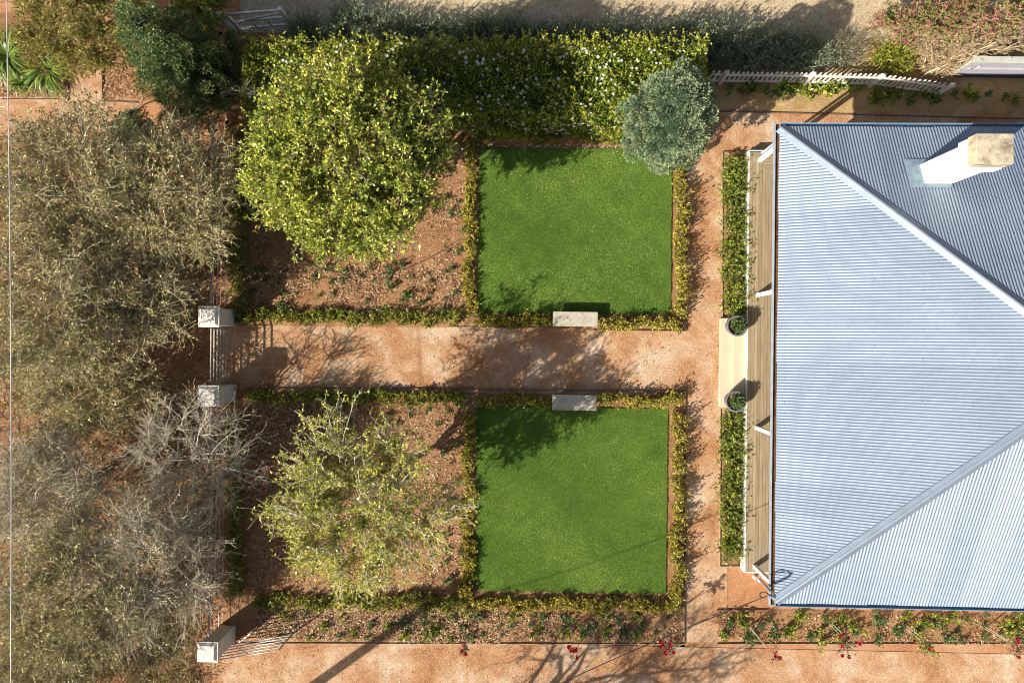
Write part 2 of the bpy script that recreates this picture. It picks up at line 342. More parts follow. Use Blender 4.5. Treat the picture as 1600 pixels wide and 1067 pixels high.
def make_tree(name, label, cat, base, cc, cr, trunk_r, n_limb, n_clump, twigs, leaves, leafL, leafW, twig_len, lm, bm_, seed,
              group=None, shell=2.4, up=.35, twig_r=.007, wob=.25, outw=.6, amp=.22, fork=.35, low=-.55, tm=None, leaf_spread=.9, sprout=0):
    rg = np.random.default_rng(seed)
    base = np.array(base, float); cc = np.array(cc, float)-base; cr = np.array(cr, float)
    root = thing(name, tuple(base), label, cat, group)
    f = lumps(rg, 7, amp)
    d = unit(rg.normal(size=(n_clump*3, 3))); d = d[d[:, 2] > low][:n_clump]
    C = cc + d*cr*(rg.uniform(0, 1, len(d))**(1/shell)*f(d))[:, None]
    C[:, 2] = np.maximum(C[:, 2], .25)
    # trunk and limbs
    fk = np.array([cc[0]*.35, cc[1]*.35, max(.3, fork*cc[2])])
    tp = curves(np.zeros((1, 3)), fk[None], 6, .06, rg)
    tV, tF = tubes(tp, np.linspace(trunk_r*1.25, trunk_r*.85, 6)[None], 9)
    mesh_t = mesh('trunk', tV, tF, bm_, smooth=True); link('trunk', mesh_t, root)
    ga = np.arange(n_limb)*2.39996+rg.uniform(0, 6)
    zz = rg.uniform(.1, .9, n_limb); hr = np.sqrt(1-zz*zz)
    E = cc + np.stack([np.cos(ga)*hr, np.sin(ga)*hr, zz*1.1-.25], 1)*cr*.68
    lp = curves(np.repeat(fk[None], n_limb, 0), E, 8, .16, rg, .12)
    lV, lF = tubes(lp, np.linspace(trunk_r*.6, trunk_r*.14, 8)[None].repeat(n_limb, 0), 6)
    # branches
    nodes = lp[:, 2:].reshape(-1, 3)
    ni = np.array([np.argmin(np.linalg.norm(nodes-c, axis=1)) for c in C])
    bp = curves(nodes[ni], C, 5, wob*.6, rg, .08)
    bV, bF = tubes(bp, np.linspace(trunk_r*.14, twig_r*1.3, 5)[None].repeat(len(C), 0), 4)
    V = np.concatenate([lV, bV]); F = np.concatenate([lF, bF+len(lV)])
    link('branches', mesh('branches', V, F, tm or bm_, smooth=True), root)
    # twigs
    s = np.repeat(np.arange(len(C)), twigs)
    tpar = rg.uniform(.45, 1, len(s)); i0 = np.minimum((tpar*4).astype(int), 3); fr = (tpar*4-i0)[:, None]
    A = bp[s, i0]*(1-fr)+bp[s, i0+1]*fr
    od = unit(A-cc)
    D = unit(od*outw + rg.normal(size=A.shape)*.75 + np.array([0, 0, up]))
    ln = twig_len*rg.uniform(.5, 1.25, len(s))
    if sprout:
        sp = rg.uniform(size=len(s)) < sprout; ln = np.where(sp, ln*2.1, ln); D = np.where(sp[:, None], unit(D+od*.8+np.array([0, 0, .5])), D)
    B = A + D*ln[:, None]
    wp = curves(A, B, 4, wob, rg)
    wV, wF = tubes(wp, (np.linspace(twig_r, twig_r*.45, 4)[None]*rg.uniform(.6, 1.3, (len(s), 1))), 3)
    link('twigs', mesh('twigs', wV, wF, tm or bm_), root)
    # leaves
    q = np.repeat(np.arange(len(s)), leaves)
    if len(q):
        tp_ = rg.uniform(.12, 1, len(q)); i0 = np.minimum((tp_*3).astype(int), 2); fr = (tp_*3-i0)[:, None]
        P = wp[q, i0]*(1-fr)+wp[q, i0+1]*fr
        LD = unit(D[q]*.6 + rg.normal(size=P.shape)*leaf_spread + np.array([0, 0, .15]))
        sz = rg.uniform(.6, 1.25, len(q))
        V, F = leaf_arrays(P, LD, leafL*sz, leafW*sz, rg)
        cl = rg.normal(size=len(C))*.10
        r = np.clip(rg.beta(2.2, 2.2, len(q)) + cl[s[q]], 0, 1)
        tag(link('crown', mesh('crown', V, F, lm, np.repeat(r, 4)), root), kind='stuff')
    return root

def shoots(n, hx, hy, h, leaves, leafL, leafW, rg, lean=.35, lo=.1, cross=False, hfun=None, spread=.9, radial=.0):
    """upright leafy shoots over a patch (half sizes hx, hy); returns leaf V,F,r and stem V,F"""
    A = np.stack([rg.uniform(-hx, hx, n), rg.uniform(-hy, hy, n), np.zeros(n)], 1)
    if radial:
        ang = rg.uniform(0, 6.283, n); rr = np.sqrt(rg.uniform(0, 1, n))
        A = np.stack([np.cos(ang)*rr*hx*.5, np.sin(ang)*rr*hy*.5, np.zeros(n)], 1)
    hh = h*rg.uniform(.6, 1.15, n)
    if hfun is not None: hh = hh*hfun(A)
    D = np.stack([rg.normal(size=n)*lean, rg.normal(size=n)*lean, np.ones(n)], 1)
    if radial: D[:, :2] += A[:, :2]/np.array([hx, hy])*radial*2
    D = unit(D); B = A + D*hh[:, None]
    P = curves(A, B, 4, .12, rg)
    sV, sF = tubes(P, np.linspace(.006, .003, 4)[None].repeat(n, 0), 3)
    q = np.repeat(np.arange(n), leaves); t = rg.uniform(lo, 1, len(q)); i0 = np.minimum((t*3).astype(int), 2); fr = (t*3-i0)[:, None]
    X = P[q, i0]*(1-fr)+P[q, i0+1]*fr
    LD = unit(D[q]*.55 + rg.normal(size=X.shape)*spread)
    sz = rg.uniform(.6, 1.25, len(q))
    V, F = leaf_arrays(X, LD, leafL*sz, leafW*sz, rg)
    V[:, 2] = np.maximum(V[:, 2], .015)
    r = np.clip(rg.beta(2.2, 2.2, len(q))*.85 + .15*t + rg.normal(size=n)[q]*.08, 0, 1)
    return V, F, np.repeat(r, 4), sV, sF

# ================================================================== THE SETTING
o = link('ground', mesh('ground', [(-150, -150, 0), (150, -150, 0), (150, 150, 0), (-150, 150, 0)], [(0, 1, 2, 3)], M['ground'])); tag(o, kind='structure')
def sheet(name, x0, x1, y0, y1, z, mat):
    return tag(link(name, mesh(name, [(x0, y0, z), (x1, y0, z), (x1, y1, z), (x0, y1, z)], [(0, 1, 2, 3)], mat)), kind='structure')
def poly_sheet(name, pts, z, mat):
    m = bpy.data.meshes.new(name); m.from_pydata([(x, y, z) for x, y in pts], [], [tuple(range(len(pts)))]); m.update(); m.materials.append(mat)
    return tag(link(name, m), kind='structure')
# driveway along the top
_, _, yd0, _ = rect(300, 62, 1600, 70)
sheet('driveway', -9.0, 60, yd0+.1, yd0+7.5, .006, M['drive'])
# paths
x0, x1, y0, y1 = rect(335, 505, 1075, 612); sheet('central_path', x0-3, x1+.02, y0-.15, y1+.15, .004, M['path'])
hx0, hx1, hy0, hy1 = rect(1066, 175, 1132, 1003); sheet('house_path', hx0, hx1+.15, hy0, hy1, .008, M['path'])
nx0, nx1, ny0, ny1 = rect(1110, 176, 1600, 262); sheet('side_path', nx0, nx1+14, ny0, ny1, .012, M['path'])
yx0, yx1, yy0, yy1 = rect(0, 1004, 1600, 1180); sheet('yard', -30, 40, yy0-8, yy1, .014, M['path'])
# top-left path
x0, x1, y0, y1 = rect(0, 152, 218, 205); sheet('corner_path', x0-2, x1, y0, y1, .006, M['path'])
x0, x1, y0b, y1b = rect(108, 96, 161, 152); sheet('corner_path_branch', x0, x1, y1-.02, y1b, .010, M['path'])

# beds (raised a little, soil)
def bed_obj(name, px0, py0, px1, py1, z, mat, ex=(0, 0)):
    x0, x1, y0, y1 = rect(px0, py0, px1, py1); x0 += ex[0]; x1 += ex[1]
    # uneven soil surface
    nx, ny = max(3, int((x1-x0)/.16)), max(3, int((y1-y0)/.16))
    X, Y = np.meshgrid(np.linspace(x0, x1, nx), np.linspace(y0, y1, ny)); 
    Z = z + RNG.normal(size=X.shape)*.012
    Z[0] = Z[-1] = .0; Z[:, 0] = Z[:, -1] = .0
    V = np.stack([X, Y, Z], -1).reshape(-1, 3); i = np.arange(nx*ny).reshape(ny, nx)
    F = np.stack([i[:-1, :-1], i[:-1, 1:], i[1:, 1:], i[1:, :-1]], -1).reshape(-1, 4)
    tag(link(name, mesh(name, V, F, mat, smooth=True)), kind='structure')
    return x0, x1, y0, y1
B1 = bed_obj('garden_bed', 350, 190, 1070, 513, .04, M['soil'])
B2 = bed_obj('garden_bed', 350, 612, 1072, 1003, .04, M['soil'])
B3 = bed_obj('garden_bed', 1128, 240, 1172, 497, .04, M['soil'])
B4 = bed_obj('garden_bed', 1126, 638, 1172, 882, .04, M['soil'])
B5 = bed_obj('garden_bed', 1120, 953, 1600, 1003, .04, M['soil'], (0, 12))
B6 = bed_obj('mulched_bed', 1112, 62, 1600, 176, .04, M['mulch'], (0, 12))
B7 = bed_obj('garden_bed', 340, 50, 1112, 190, .04, M['soil'])
B8 = bed_obj('garden_bed', 163, 60, 345, 158, .03, M['soil'])
B9 = bed_obj('garden_bed', 0, 20, 106, 152, .03, M['soil'], (-3, 0))

x0, x1, y0, y1 = rect(-40, 215, 345, 1150)
sheet('tree_strip', x0, rect(300, 215, 335, 1150)[1], y0, y1, .018, M['soil'])
# steel edging strips along the beds
def edging(pts, mat='edge', h=.06, wd=.022):
    for (a, b) in zip(pts[:-1], pts[1:]):
        pa, pb = G(*a), G(*b)
        o = MB().bar((pa[0], pa[1], h/2), (pb[0], pb[1], h/2), wd, h).build('bed_edging', M[mat]); tag(o, kind='structure')
edging([(1071, 252), (1072, 516)]); edging([(925, 516), (1072, 517)]); edging([(700, 511), (862, 513)], 'edgepale')
edging([(1071, 612), (1069, 1003)]); edging([(745, 608), (1071, 611)]); edging([(385, 606), (740, 607)])
edging([(1128, 238), (1128, 496)], 'edgepale'); edging([(1128, 238), (1170, 238)]); edging([(1125, 640), (1124, 884)], 'edgepale'); edging([(1124, 884), (1166, 884)], 'edgepale')
edging([(1112, 175), (1600, 186)]); edging([(345, 1004), (1070, 1005)], 'edgepale'); edging([(1120, 952), (1200, 952)]); edging([(1120, 1005), (1600, 1005)], 'edgepale')
edging([(107, 100), (107, 158)]); edging([(161, 108), (161, 158)]); edging([(161, 159), (215, 161)]); edging([(0, 157), (106, 157)], 'edgepale')

# ------------------------------------------------------------------ lawns
def lawn(px, label, seed):
    rg = np.random.default_rng(seed)
    x0, x1, y0, y1 = rect(*px, .1)
    root = thing('lawn', ((x0+x1)/2, (y0+y1)/2, 0), label, 'lawn', 'square lawns')
    hx, hy = (x1-x0)/2, (y1-y0)/2
    MB().box(-hx, hx, -hy, hy, .01, .085).build('turf_base', M['turf'], root)
    n = 105000
    P = np.stack([rg.uniform(-hx, hx, n), rg.uniform(-hy, hy, n), np.full(n, .083)], 1)
    e = rg.uniform(size=n) < .02; sd_ = rg.integers(0, 2, n)*2-1; ax_ = rg.uniform(size=n) < .5
    P[:, 0] = np.where(e & ax_, sd_*(hx+.004), P[:, 0]); P[:, 1] = np.where(e & ~ax_, sd_*(hy+.004), P[:, 1]); P[e, 2] = rg.uniform(.04, .085, e.sum())
    D = unit(np.stack([rg.normal(size=n)*.9, rg.normal(size=n)*.9, np.full(n, .8)], 1))
    Ln = rg.uniform(.025, .05, n)[:, None]; Sd = unit(np.cross(D, rg.normal(size=(n, 3))))*rg.uniform(.004, .007, n)[:, None]
    V = np.stack([P-Sd, P+Sd, P+D*Ln], 1).reshape(-1, 3)
    F = np.arange(3*n).reshape(n, 3)
    lo = sum(np.sin(P[:, 0]*a+P[:, 1]*b+c) for a, b, c in rg.uniform(-2.2, 2.2, (8, 3))*np.array([1, 1, 3]))/8
    hi = sum(np.sin(P[:, 0]*a+P[:, 1]*b+c) for a, b, c in rg.uniform(-12, 12, (10, 3)))/10
    r = np.clip(.47 + .42*lo + .26*hi + rg.normal(size=n)*.18, 0, 1)
    tag(link('grass_blades', mesh('grass_blades', V, F, L['grass'], np.repeat(r, 3)), root), kind='stuff')
lawn((748, 232, 1049, 490), 'square of short green lawn under the blue-green conifer, upper of the two', 21)
lawn((744, 637, 1042, 925), 'square of short green lawn below the central path, lower of the two', 22)

# ------------------------------------------------------------------ house
EZ = 3.2; PT = math.tan(math.radians(25.0))
ex0 = G(1216, 570, EZ)[0]; eyN = rect(1300, 200, 1500, 944, EZ)[3]; eyS = rect(1300, 200, 1500, 944, EZ)[2]
HW = (eyN-eyS)/2; LEN = 23.0; ex1 = ex0+LEN; ridge = EZ+HW*PT; ym = (eyN+eyS)/2
house = thing('house', (ex0+2, ym, 0), 'cottage with pale blue-grey corrugated iron hip roof and timber veranda', 'house')
HO = np.array([ex0+2, ym, 0.0])
def hbuild(mb, name, mat, parent=house, **k):
    mb.v = [(x-HO[0], y-HO[1], z-HO[2]) for x, y, z in mb.v]
    return mb.build(name, mat, parent, **k)
# roof base (sarking) under the sheets
d = .07
mb = MB(); mb.add([(ex0, eyS, EZ-d), (ex1, eyS, EZ-d), (ex1, eyN, EZ-d), (ex0, eyN, EZ-d), (ex0+HW, ym, ridge-d), (ex1-HW, ym, ridge-d)],
                  [(0, 1, 5, 4), (2, 3, 4, 5), (3, 0, 4), (1, 2, 5), (3, 2, 1, 0)])
roof = hbuild(mb, 'roof', M['white'])
PITCH, AMP = .0765, .0128
def slope_sheets(origin, along, down, length, run_fun):
    """origin: eave start; along: unit vec along eave; down->up direction (plan); run_fun(s): plan run to the hip at s"""
    n = int(math.ceil(length/.765))
    for i in range(n):
        s0, s1 = i*.765, min((i+1)*.765, length)
        m = max(2, int(round((s1-s0)/PITCH*8)))
        s = np.linspace(s0, s1+.004 if i < n-1 else s1, m+1)
        wav = AMP*np.cos(2*math.pi*s/PITCH)
        runs = np.array([run_fun(v) for v in s])
        K = 2
        rows = []
        jit = random.uniform(-.012, .012); tl = random.uniform(-.0025, .0025)
        for q, t in enumerate((0.0, 1.0)):
            rr = runs*t + (-.03+jit if t == 0 else 0)
            p = np.outer(np.ones(m+1), origin) + np.outer(s, along) + np.outer(rr, down)
            p[:, 2] = EZ + rr*PT + wav + .004*(i % 2) + tl*(s-s0)
            rows.append(p-HO)
        V = np.concatenate(rows); a = np.arange(m)
        F = np.stack([a, a+1, a+1+m+1, a+m+1], 1)
        link('roof_sheet', mesh('roof_sheet', V, F, M['roof'], smooth=True), roof)
wid = eyN-eyS
slope_sheets(np.array([ex0, eyS, 0]), np.array([0, 1., 0]), np.array([1., 0, 0]), wid, lambda s: max(0.02, min(s, wid-s)))
slope_sheets(np.array([ex0, eyN, 0]), np.array([1., 0, 0]), np.array([0, -1., 0]), LEN, lambda s: max(0.02, min(s, LEN-s, HW)))
slope_sheets(np.array([ex0, eyS, 0]), np.array([1., 0, 0]), np.array([0, 1., 0]), LEN, lambda s: max(0.02, min(s, LEN-s, HW)))
slope_sheets(np.array([ex1, eyS, 0]), np.array([0, 1., 0]), np.array([-1., 0, 0]), wid, lambda s: max(0.02, min(s, wid-s)))
# screws in rows
def screws():
    V, F = [], []
    def put(p):
        b = len(V); r = .014
        for k in range(5): V.append((p[0]+r*math.cos(k*1.2566)-HO[0], p[1]+r*math.sin(k*1.2566)-HO[1], p[2]))
        V.append((p[0]-HO[0], p[1]-HO[1], p[2]+.008))
        for k in range(5): F.append((b+k, b+(k+1) % 5, b+5))
    for rr in np.arange(.14, HW, .92):
        s = PITCH*2
        while s < wid:
            if rr < min(s, wid-s)-.25: put((ex0+rr, eyS+s, EZ+rr*PT+AMP+.004))
            s += PITCH*random.choice((4, 5))
        for sgn, y in ((-1, eyN), (1, eyS)):
            s = PITCH*2
            while s < 12:
                if rr < s-.25: put((ex0+s, y+sgn*rr, EZ+rr*PT+AMP+.004))
                s += PITCH*random.choice((4, 5))
    tag(link('roof_screws', mesh('roof_screws', V, F, M['steel']), roof), kind='stuff')
screws()
# hip caps and ridge cap: two wings and a roll
def cap(a, b, wing):
    a = Vector(a); b = Vector(b); t = (b-a).normalized()
    u = Vector((-t.y, t.x, 0)).normalized(); 
    prof = [(-wing, -wing*wing_drop), (-.05, .012), (-.03, .034), (0, .045), (.03, .034), (.05, .012), (wing, -wing*wing_drop)]
    mbv = MB(); vs = []
    for p in (a, b):
        for (q, z) in prof: vs.append(p+u*q+Vector((0, 0, z)))
    for p in (a, b):
        for (q, z) in prof: vs.append(p+u*q+Vector((0, 0, z-.006)))
    n = len(prof); fs = [(i, i+1, n+i+1, n+i) for i in range(n-1)] + [(2*n+i+1, 2*n+i, 3*n+i, 3*n+i+1) for i in range(n-1)]
    fs += [(0, n, 3*n, 2*n), (n-1, 3*n-1, 4*n-1, 2*n-1)]
    mbv.add(vs, fs); return mbv
wing_drop = PT*math.cos(math.pi/4)
lift = .028
for (cx, cy, sx) in ((ex0, eyN, 1), (ex0, eyS, 1), (ex1, eyN, -1), (ex1, eyS, -1)):
    hbuild(cap((cx-.02*sx, cy, EZ+lift), (cx+HW*sx, ym, ridge+lift), .14), 'hip_cap', M['cap'], roof)
wing_drop = PT
hbuild(cap((ex0+HW-.1, ym, ridge+lift), (ex1-HW+.1, ym, ridge+lift), .20), 'ridge_cap', M['cap'], roof)
# gutters
def gutter(a, b, out, m):
    a = Vector(a); b = Vector(b); o_ = Vector(out)
    prof = [(.0, .0), (.0, -.10), (.115, -.10), (.115, .012), (.135, .012), (.135, -.115), (-.012, -.115), (-.012, .0)]
    vs = [a+o_*x+Vector((0, 0, z)) for x, z in prof]+[b+o_*x+Vector((0, 0, z)) for x, z in prof]; n = len(prof)
    return MB().add(vs, [(i, (i+1) % n, n+(i+1) % n, n+i) for i in range(n)] + [tuple(range(n)), tuple(range(2*n-1, n-1, -1))])
gz = EZ-.045
for (a, b, ov, mm) in (((ex0, eyS-.13, gz), (ex0, eyN+.13, gz), (-1, 0, 0), 'gutterlip'), ((ex0+.006, eyN, gz), (ex1, eyN, gz), (0, 1, 0), 'gutter'),
                       ((ex0+.006, eyS, gz), (ex1, eyS, gz), (0, -1, 0), 'gutter')):
    hbuild(gutter(a, b, ov, mm), 'gutter', M[mm], roof)
tag(hbuild(MB().box(ex0-.114, ex0-.001, eyS-.1, eyN+.1, gz-.099, gz-.045), 'gutter_debris', M['debris'], roof), 'brown dead leaves lying in the gutter', kind='stuff')
# veranda deck
DZ = .45
dx0 = G(1168, 570, DZ)[0]; dyN = G(1170, 238, DZ)[1]; dyS = G(1166, 893, DZ)[1]
DW = 2.2
deck = hbuild(MB().box(dx0+.03, dx0+DW, dyS+.03, dyN-.03, .12, DZ-.03), 'deck_frame', M['pole'])
BW, GAP = .088, .007
i = 0; x = dx0
while x+BW < dx0+DW:
    yn0 = dyN-(x-dx0); yn1 = dyN-(x+BW-dx0)
    hbuild(MB().prism([(x, dyS), (x+BW, dyS), (x+BW, yn1), (x, yn0)], DZ-.028, DZ+random.uniform(-.002, .002)), 'deck_board', M['deck'], deck); x += BW+GAP
y = dyN
md = M['deck'].copy(); md.name = 'weathered_decking_side'
for n_ in md.node_tree.nodes:
    if n_.type == 'MAPPING': n_.inputs['Scale'].default_value = (.6, 9, 1)
while y-BW > dyN-DW:
    xa = dx0+(dyN-y)+.008; xb = dx0+(dyN-y+BW)+.008
    hbuild(MB().prism([(xb, y-BW), (ex1-3, y-BW), (ex1-3, y), (xa, y)], DZ-.028, DZ+random.uniform(-.002, .002)), 'deck_board', md, deck); y -= BW+GAP
hbuild(MB().box(dx0-.03, dx0-.002, dyS, dyN+.03, .05, DZ+.004), 'fascia_board', M['white'], deck)
hbuild(MB().box(dx0-.03, ex1-3, dyN+.032, dyN+.06, .05, DZ+.004), 'fascia_board', M['white'], deck)
hbuild(MB().box(dx0-.03, dx0+DW, dyS-.03, dyS-.002, .05, DZ+.004), 'fascia_board', M['white'], deck)
# veranda posts and beam
for (px, py) in ((1187, 251), (1184, 461), (1182, 668), (1179, 884)):
    x, y = G(px, py, DZ)
    hbuild(MB().box(x-.055, x+.055, y-.055, y+.055, DZ+.002, 3.02), 'post', M['white'], bevel=.008)
pxx = G(1184, 461, DZ)[0]
hbuild(MB().box(pxx-.05, pxx+.05, dyS+.1, dyN-.1, 3.021, 3.125), 'veranda_beam', M['white'])
for k in range(5):
    hbuild(MB().box(pxx+1+k*4, pxx+1.11+k*4, dyN-.35, dyN-.24, DZ+.002, 3.02), 'post', M['white'], bevel=.008)
# walls, door and windows under the veranda
wx0, wx1, wy0, wy1 = dx0+DW, ex1-2.4, eyS+.35, dyN-DW
wall = hbuild(MB().box(wx0, wx1, wy0, wy1, 0.02, 3.1), 'wall', M['white'])
yc = G(1150, 567, 0)[1]
hbuild(MB().box(wx0-.05, wx0-.003, yc-.5, yc+.5, DZ, 2.6), 'door', M['navy'], wall)
for dy in (-3.0, 3.0):
    hbuild(MB().box(wx0-.05, wx0-.003, yc+dy-.55, yc+dy+.55, 1.0, 2.6), 'window', M['dark'], wall)
# steps
sx0, sx1, sy0, sy1 = rect(1125, 497, 1147, 636, .17)
hbuild(MB().box(sx0, sx1-.002, sy0, sy1, .01, .165), 'step', M['step'], bevel=.012)
x2, x3, _, _ = rect(1147, 497, 1167, 636, .32)
hbuild(MB().box(x2-.02, dx0-.034, sy0-.0, sy1+.0, .012, .32), 'step', M['step'], bevel=.012)
# downpipes
for (px, py, zt) in ((1189, 241, 3.0),):
    x, y = G(px, py, .3)
    hbuild(MB().tube([(x, y, .02), (x, y, 2.75), (x-.25, y+(.05 if py < 500 else -.05), 3.05)], .04, 10), 'downpipe', M['gutterlip'], smooth=True)
x, y = G(1181, 904, .2)
hbuild(MB().tube([(x, y, .0), (x, y, .42)], .05, 10), 'drain_pipe', M['white'], smooth=True)
# chimney
z0 = 3.97
cx0 = G(1445, 287, z0)[0]; cy0 = G(1445, 287, z0)[1]
CW, CD = .66, .52; cyb = cy0+.0
ch = hbuild(MB().box(cx0, cx0+CW, cyb, cyb+CD, 3.4, 5.72), 'chimney', M['render'], bevel=.01)
hbuild(MB().box(cx0-.06, cx0+CW+.06, cyb-.06, cyb+CD+.06, 5.42, 5.72), 'chimney_band', M['render'], ch, bevel=.012)
hbuild(MB().box(cx0-.035, cx0+CW+.10, cyb-.035, cyb+CD+.10, 5.722, 6.05), 'chimney_cap', M['capstone'], ch, bevel=.02)
def zr(y): return EZ+(eyN-y)*PT+.03
fl = MB()
fw = .2
def fquad(xa, xb, ya, yb):
    fl.add([(xa, ya, zr(ya)), (xb, ya, zr(ya)), (xb, yb, zr(yb)), (xa, yb, zr(yb)), (xa, ya, zr(ya)-.03), (xb, ya, zr(ya)-.03), (xb, yb, zr(yb)-.03), (xa, yb, zr(yb)-.03)],
           [(0, 1, 2, 3), (0, 4, 5, 1), (1, 5, 6, 2), (2, 6, 7, 3), (3, 7, 4, 0)])
fquad(cx0-.32, cx0-.003, cyb-.10, cyb+CD+.16)
fquad(cx0-.0, cx0+CW, cyb-.11, cyb-.003)
fquad(cx0, cx0+CW+.1, cyb+CD+.003, cyb+CD+.16)
hbuild(fl, 'flashing', M['flash'], ch)
# service mast at the lower corner, and the cable loop
mx, my = ex0-.2, eyS+.35
hbuild(MB().tube([(mx, my, 2.5), (mx, my, 3.75), (mx-.06, my+.02, 3.9), (mx-.16, my+.04, 3.86)], .03, 8), 'service_mast', M['steel'], smooth=True)
lp_ = [(mx-.16, my+.04, 3.86)] + [(mx-.22-.12*math.sin(t), my+.10-.22*(1-math.cos(t))*.5, 3.8-.25*math.sin(t*.5)) for t in np.linspace(.3, 3.6, 8)]
hbuild(MB().tube(lp_, .016, 6), 'cable_loop', M['wire'], smooth=True)

# ------------------------------------------------------------------ pots by the steps
def planter(px, py, label, seed):
    rg = np.random.default_rng(seed)
    x, y = G(px, py, .8)
    r = thing('potted_shrub', (x, y, .322), label, 'potted plant', 'grey planters on the steps')
    MB().lathe([(.0, .0), (.20, .0), (.23, .04), (.28, .30), (.30, .46), (.31, .48), (.30, .50), (.258, .50), (.24, .44), (.23, .38)], 36).build('pot', M['pot'], r, smooth=True)
    MB().lathe([(.236, .40), (.15, .415), (0, .42)], 24).build('soil', M['soil'], r)
    n = 210
    d = unit(rg.normal(size=(n, 3))); d[:, 2] = np.abs(d[:, 2])
    A = np.zeros((n, 3)); A[:, 2] = .42; A[:, 0] = .04
    B = A + d*np.array([.25, .25, .34])*rg.uniform(.6, 1, n)[:, None]
    P = curves(A, B, 4, .12, rg); V, F = tubes(P, np.linspace(.006, .003, 4)[None].repeat(n, 0), 3)
    link('stems', mesh('stems', V, F, M['twigb']), r)
    q = np.repeat(np.arange(n), 9); t = rg.uniform(.5, 1, len(q))[:, None]
    X = A[q]*(1-t)+B[q]*t
    V, F = leaf_arrays(X, unit(d[q]*.7+rg.normal(size=X.shape)*.7), .06*rg.uniform(.6, 1.2, len(q)), .028, rg)
    tag(link('foliage', mesh('foliage', V, F, L['rose'], np.repeat(rg.uniform(size=len(q)), 4)), r), kind='stuff')
planter(1152, 509, 'round grey pot with a leafy shrub at the upper end of the cream steps', 31)
planter(1150, 627, 'round grey pot with a smaller shrub at the lower end of the cream steps', 32)

# ------------------------------------------------------------------ stone benches
def bench(px, label, lz):
    x0, x1, y0, y1 = rect(*px, .46); cx, cy = (x0+x1)/2, (y0+y1)/2; hx, hy = (x1-x0)/2, (y1-y0)/2
    r = thing('stone_bench', (cx, cy, 0), label, 'bench', 'stone benches facing across the path', rz=-.004)
    MB().box(-hx, hx, -hy, hy, .37, .46).build('seat', M['bench'], r, bevel=.012)
    for s in (-1, 1):
        MB().box(s*hx*.68-.07, s*hx*.68+.07, -hy*.78, hy*.78, .02, .369).build('leg', M['bench'], r, bevel=.01)
bench((864, 487, 934, 510), 'plain stone slab bench at the edge of the upper lawn', .46)
bench((863, 617, 932, 641), 'plain stone slab bench at the edge of the lower lawn, tree-shadow streaked', .46)

# ------------------------------------------------------------------ gate pillars, gates and wire fences
PIL = []
def pillar(px, label, h=1.4):
    x0, x1, y0, y1 = rect(*px, h); cx, cy = (x0+x1)/2, (y0+y1)/2; w_ = (x1-x0)/2; d_ = (y1-y0)/2
    r = thing('gate_pillar', (cx, cy, 0), label, 'pillar', 'whitewashed gate pillars')
    MB().box(-w_+.05, w_-.05, -d_+.05, d_-.05, 0, h-.13).build('shaft', M['pillar'], r, bevel=.012)
    MB().prism([(-w_+.0, -d_), (w_, -d_), (w_, d_), (-w_, d_)], h-.129, h-.03, None).build('cap', M['pillar'], r, bevel=.012)
    MB().prism([(-w_+.03, -d_+.03), (w_-.03, -d_+.03), (w_-.03, d_-.03), (-w_+.03, d_-.03)], h-.0295, h+.03, [(-w_+.10, -d_+.10), (w_-.10, -d_+.10), (w_-.10, d_-.10), (-w_+.10, d_-.10)]).build('cap_crown', M['pillar'], r, bevel=.008)
    PIL.append((cx, cy, w_, d_)); return r
pillar((309, 478, 342, 511), 'whitewashed square gate pillar above the central path entrance')
pillar((308, 602, 341, 635), 'whitewashed square gate pillar below the central path entrance, branches over it')
pillar((307, 1003, 340, 1035), 'whitewashed square gate pillar by the open gate at the bottom left')
# barred gate across the central path
p1, p2 = PIL[0], PIL[1]
ya, yb = p2[1]+p2[3]+.03, p1[1]-p1[3]-.03
g = thing('barred_gate', (p1[0], ya, 0), 'closed metal gate of horizontal bars between the two whitewashed pillars', 'gate')
W_ = yb-ya
for zb in (.16, .36, .56, .78, 1.0, 1.2):
    MB().tube([(0, 0, zb), (0, W_, zb)], .026, 8).build('bar', M['rail'], g, smooth=True)
for yy in (.02, W_-.02): MB().tube([(0, yy, .10), (0, yy, 1.25)], .022, 8).build('stile', M['rail'], g, smooth=True)
MB().tube([(.03, .05, .18), (.03, W_/2, 1.18)], .014, 6).build('brace', M['rail'], g); MB().tube([(.03, W_-.05, .18), (.03, W_/2, 1.18)], .014, 6).build('brace', M['rail'], g)
def wire_fence(x, y0, y1, label, top=True):
    f = thing('wire_fence', (x, y0, 0), label, 'fence', 'wire fences along the trees')
    Lf = y1-y0; n = max(2, int(round(Lf/2.2)))
    for i in range(1, n):
        MB().box(-.05, .05, Lf*i/n-.05, Lf*i/n+.05, 0, 1.22).build('post', M['rail'], f, bevel=.006)
    for zb in (.2, .45, .7, .95): MB().tube([(-.06, 0, zb), (-.06, Lf, zb)], .008, 5).build('wire', M['steel'], f)
    MB().box(-.025, .025, .02, Lf-.02, 1.222, 1.26).build('top_rail', M['rail'], f)
yt = G(340, 190, .6)[1]
wire_fence(p1[0], p1[1]+p1[3]+.02, yt, 'post and wire fence with a weathered rail running up from the central gate')
p3 = PIL[2]
wire_fence((p2[0]+p3[0])/2, p3[1]+p3[3]+.02, p2[1]-p2[3]-.02, 'post and wire fence with a weathered rail between the two lower pillars')
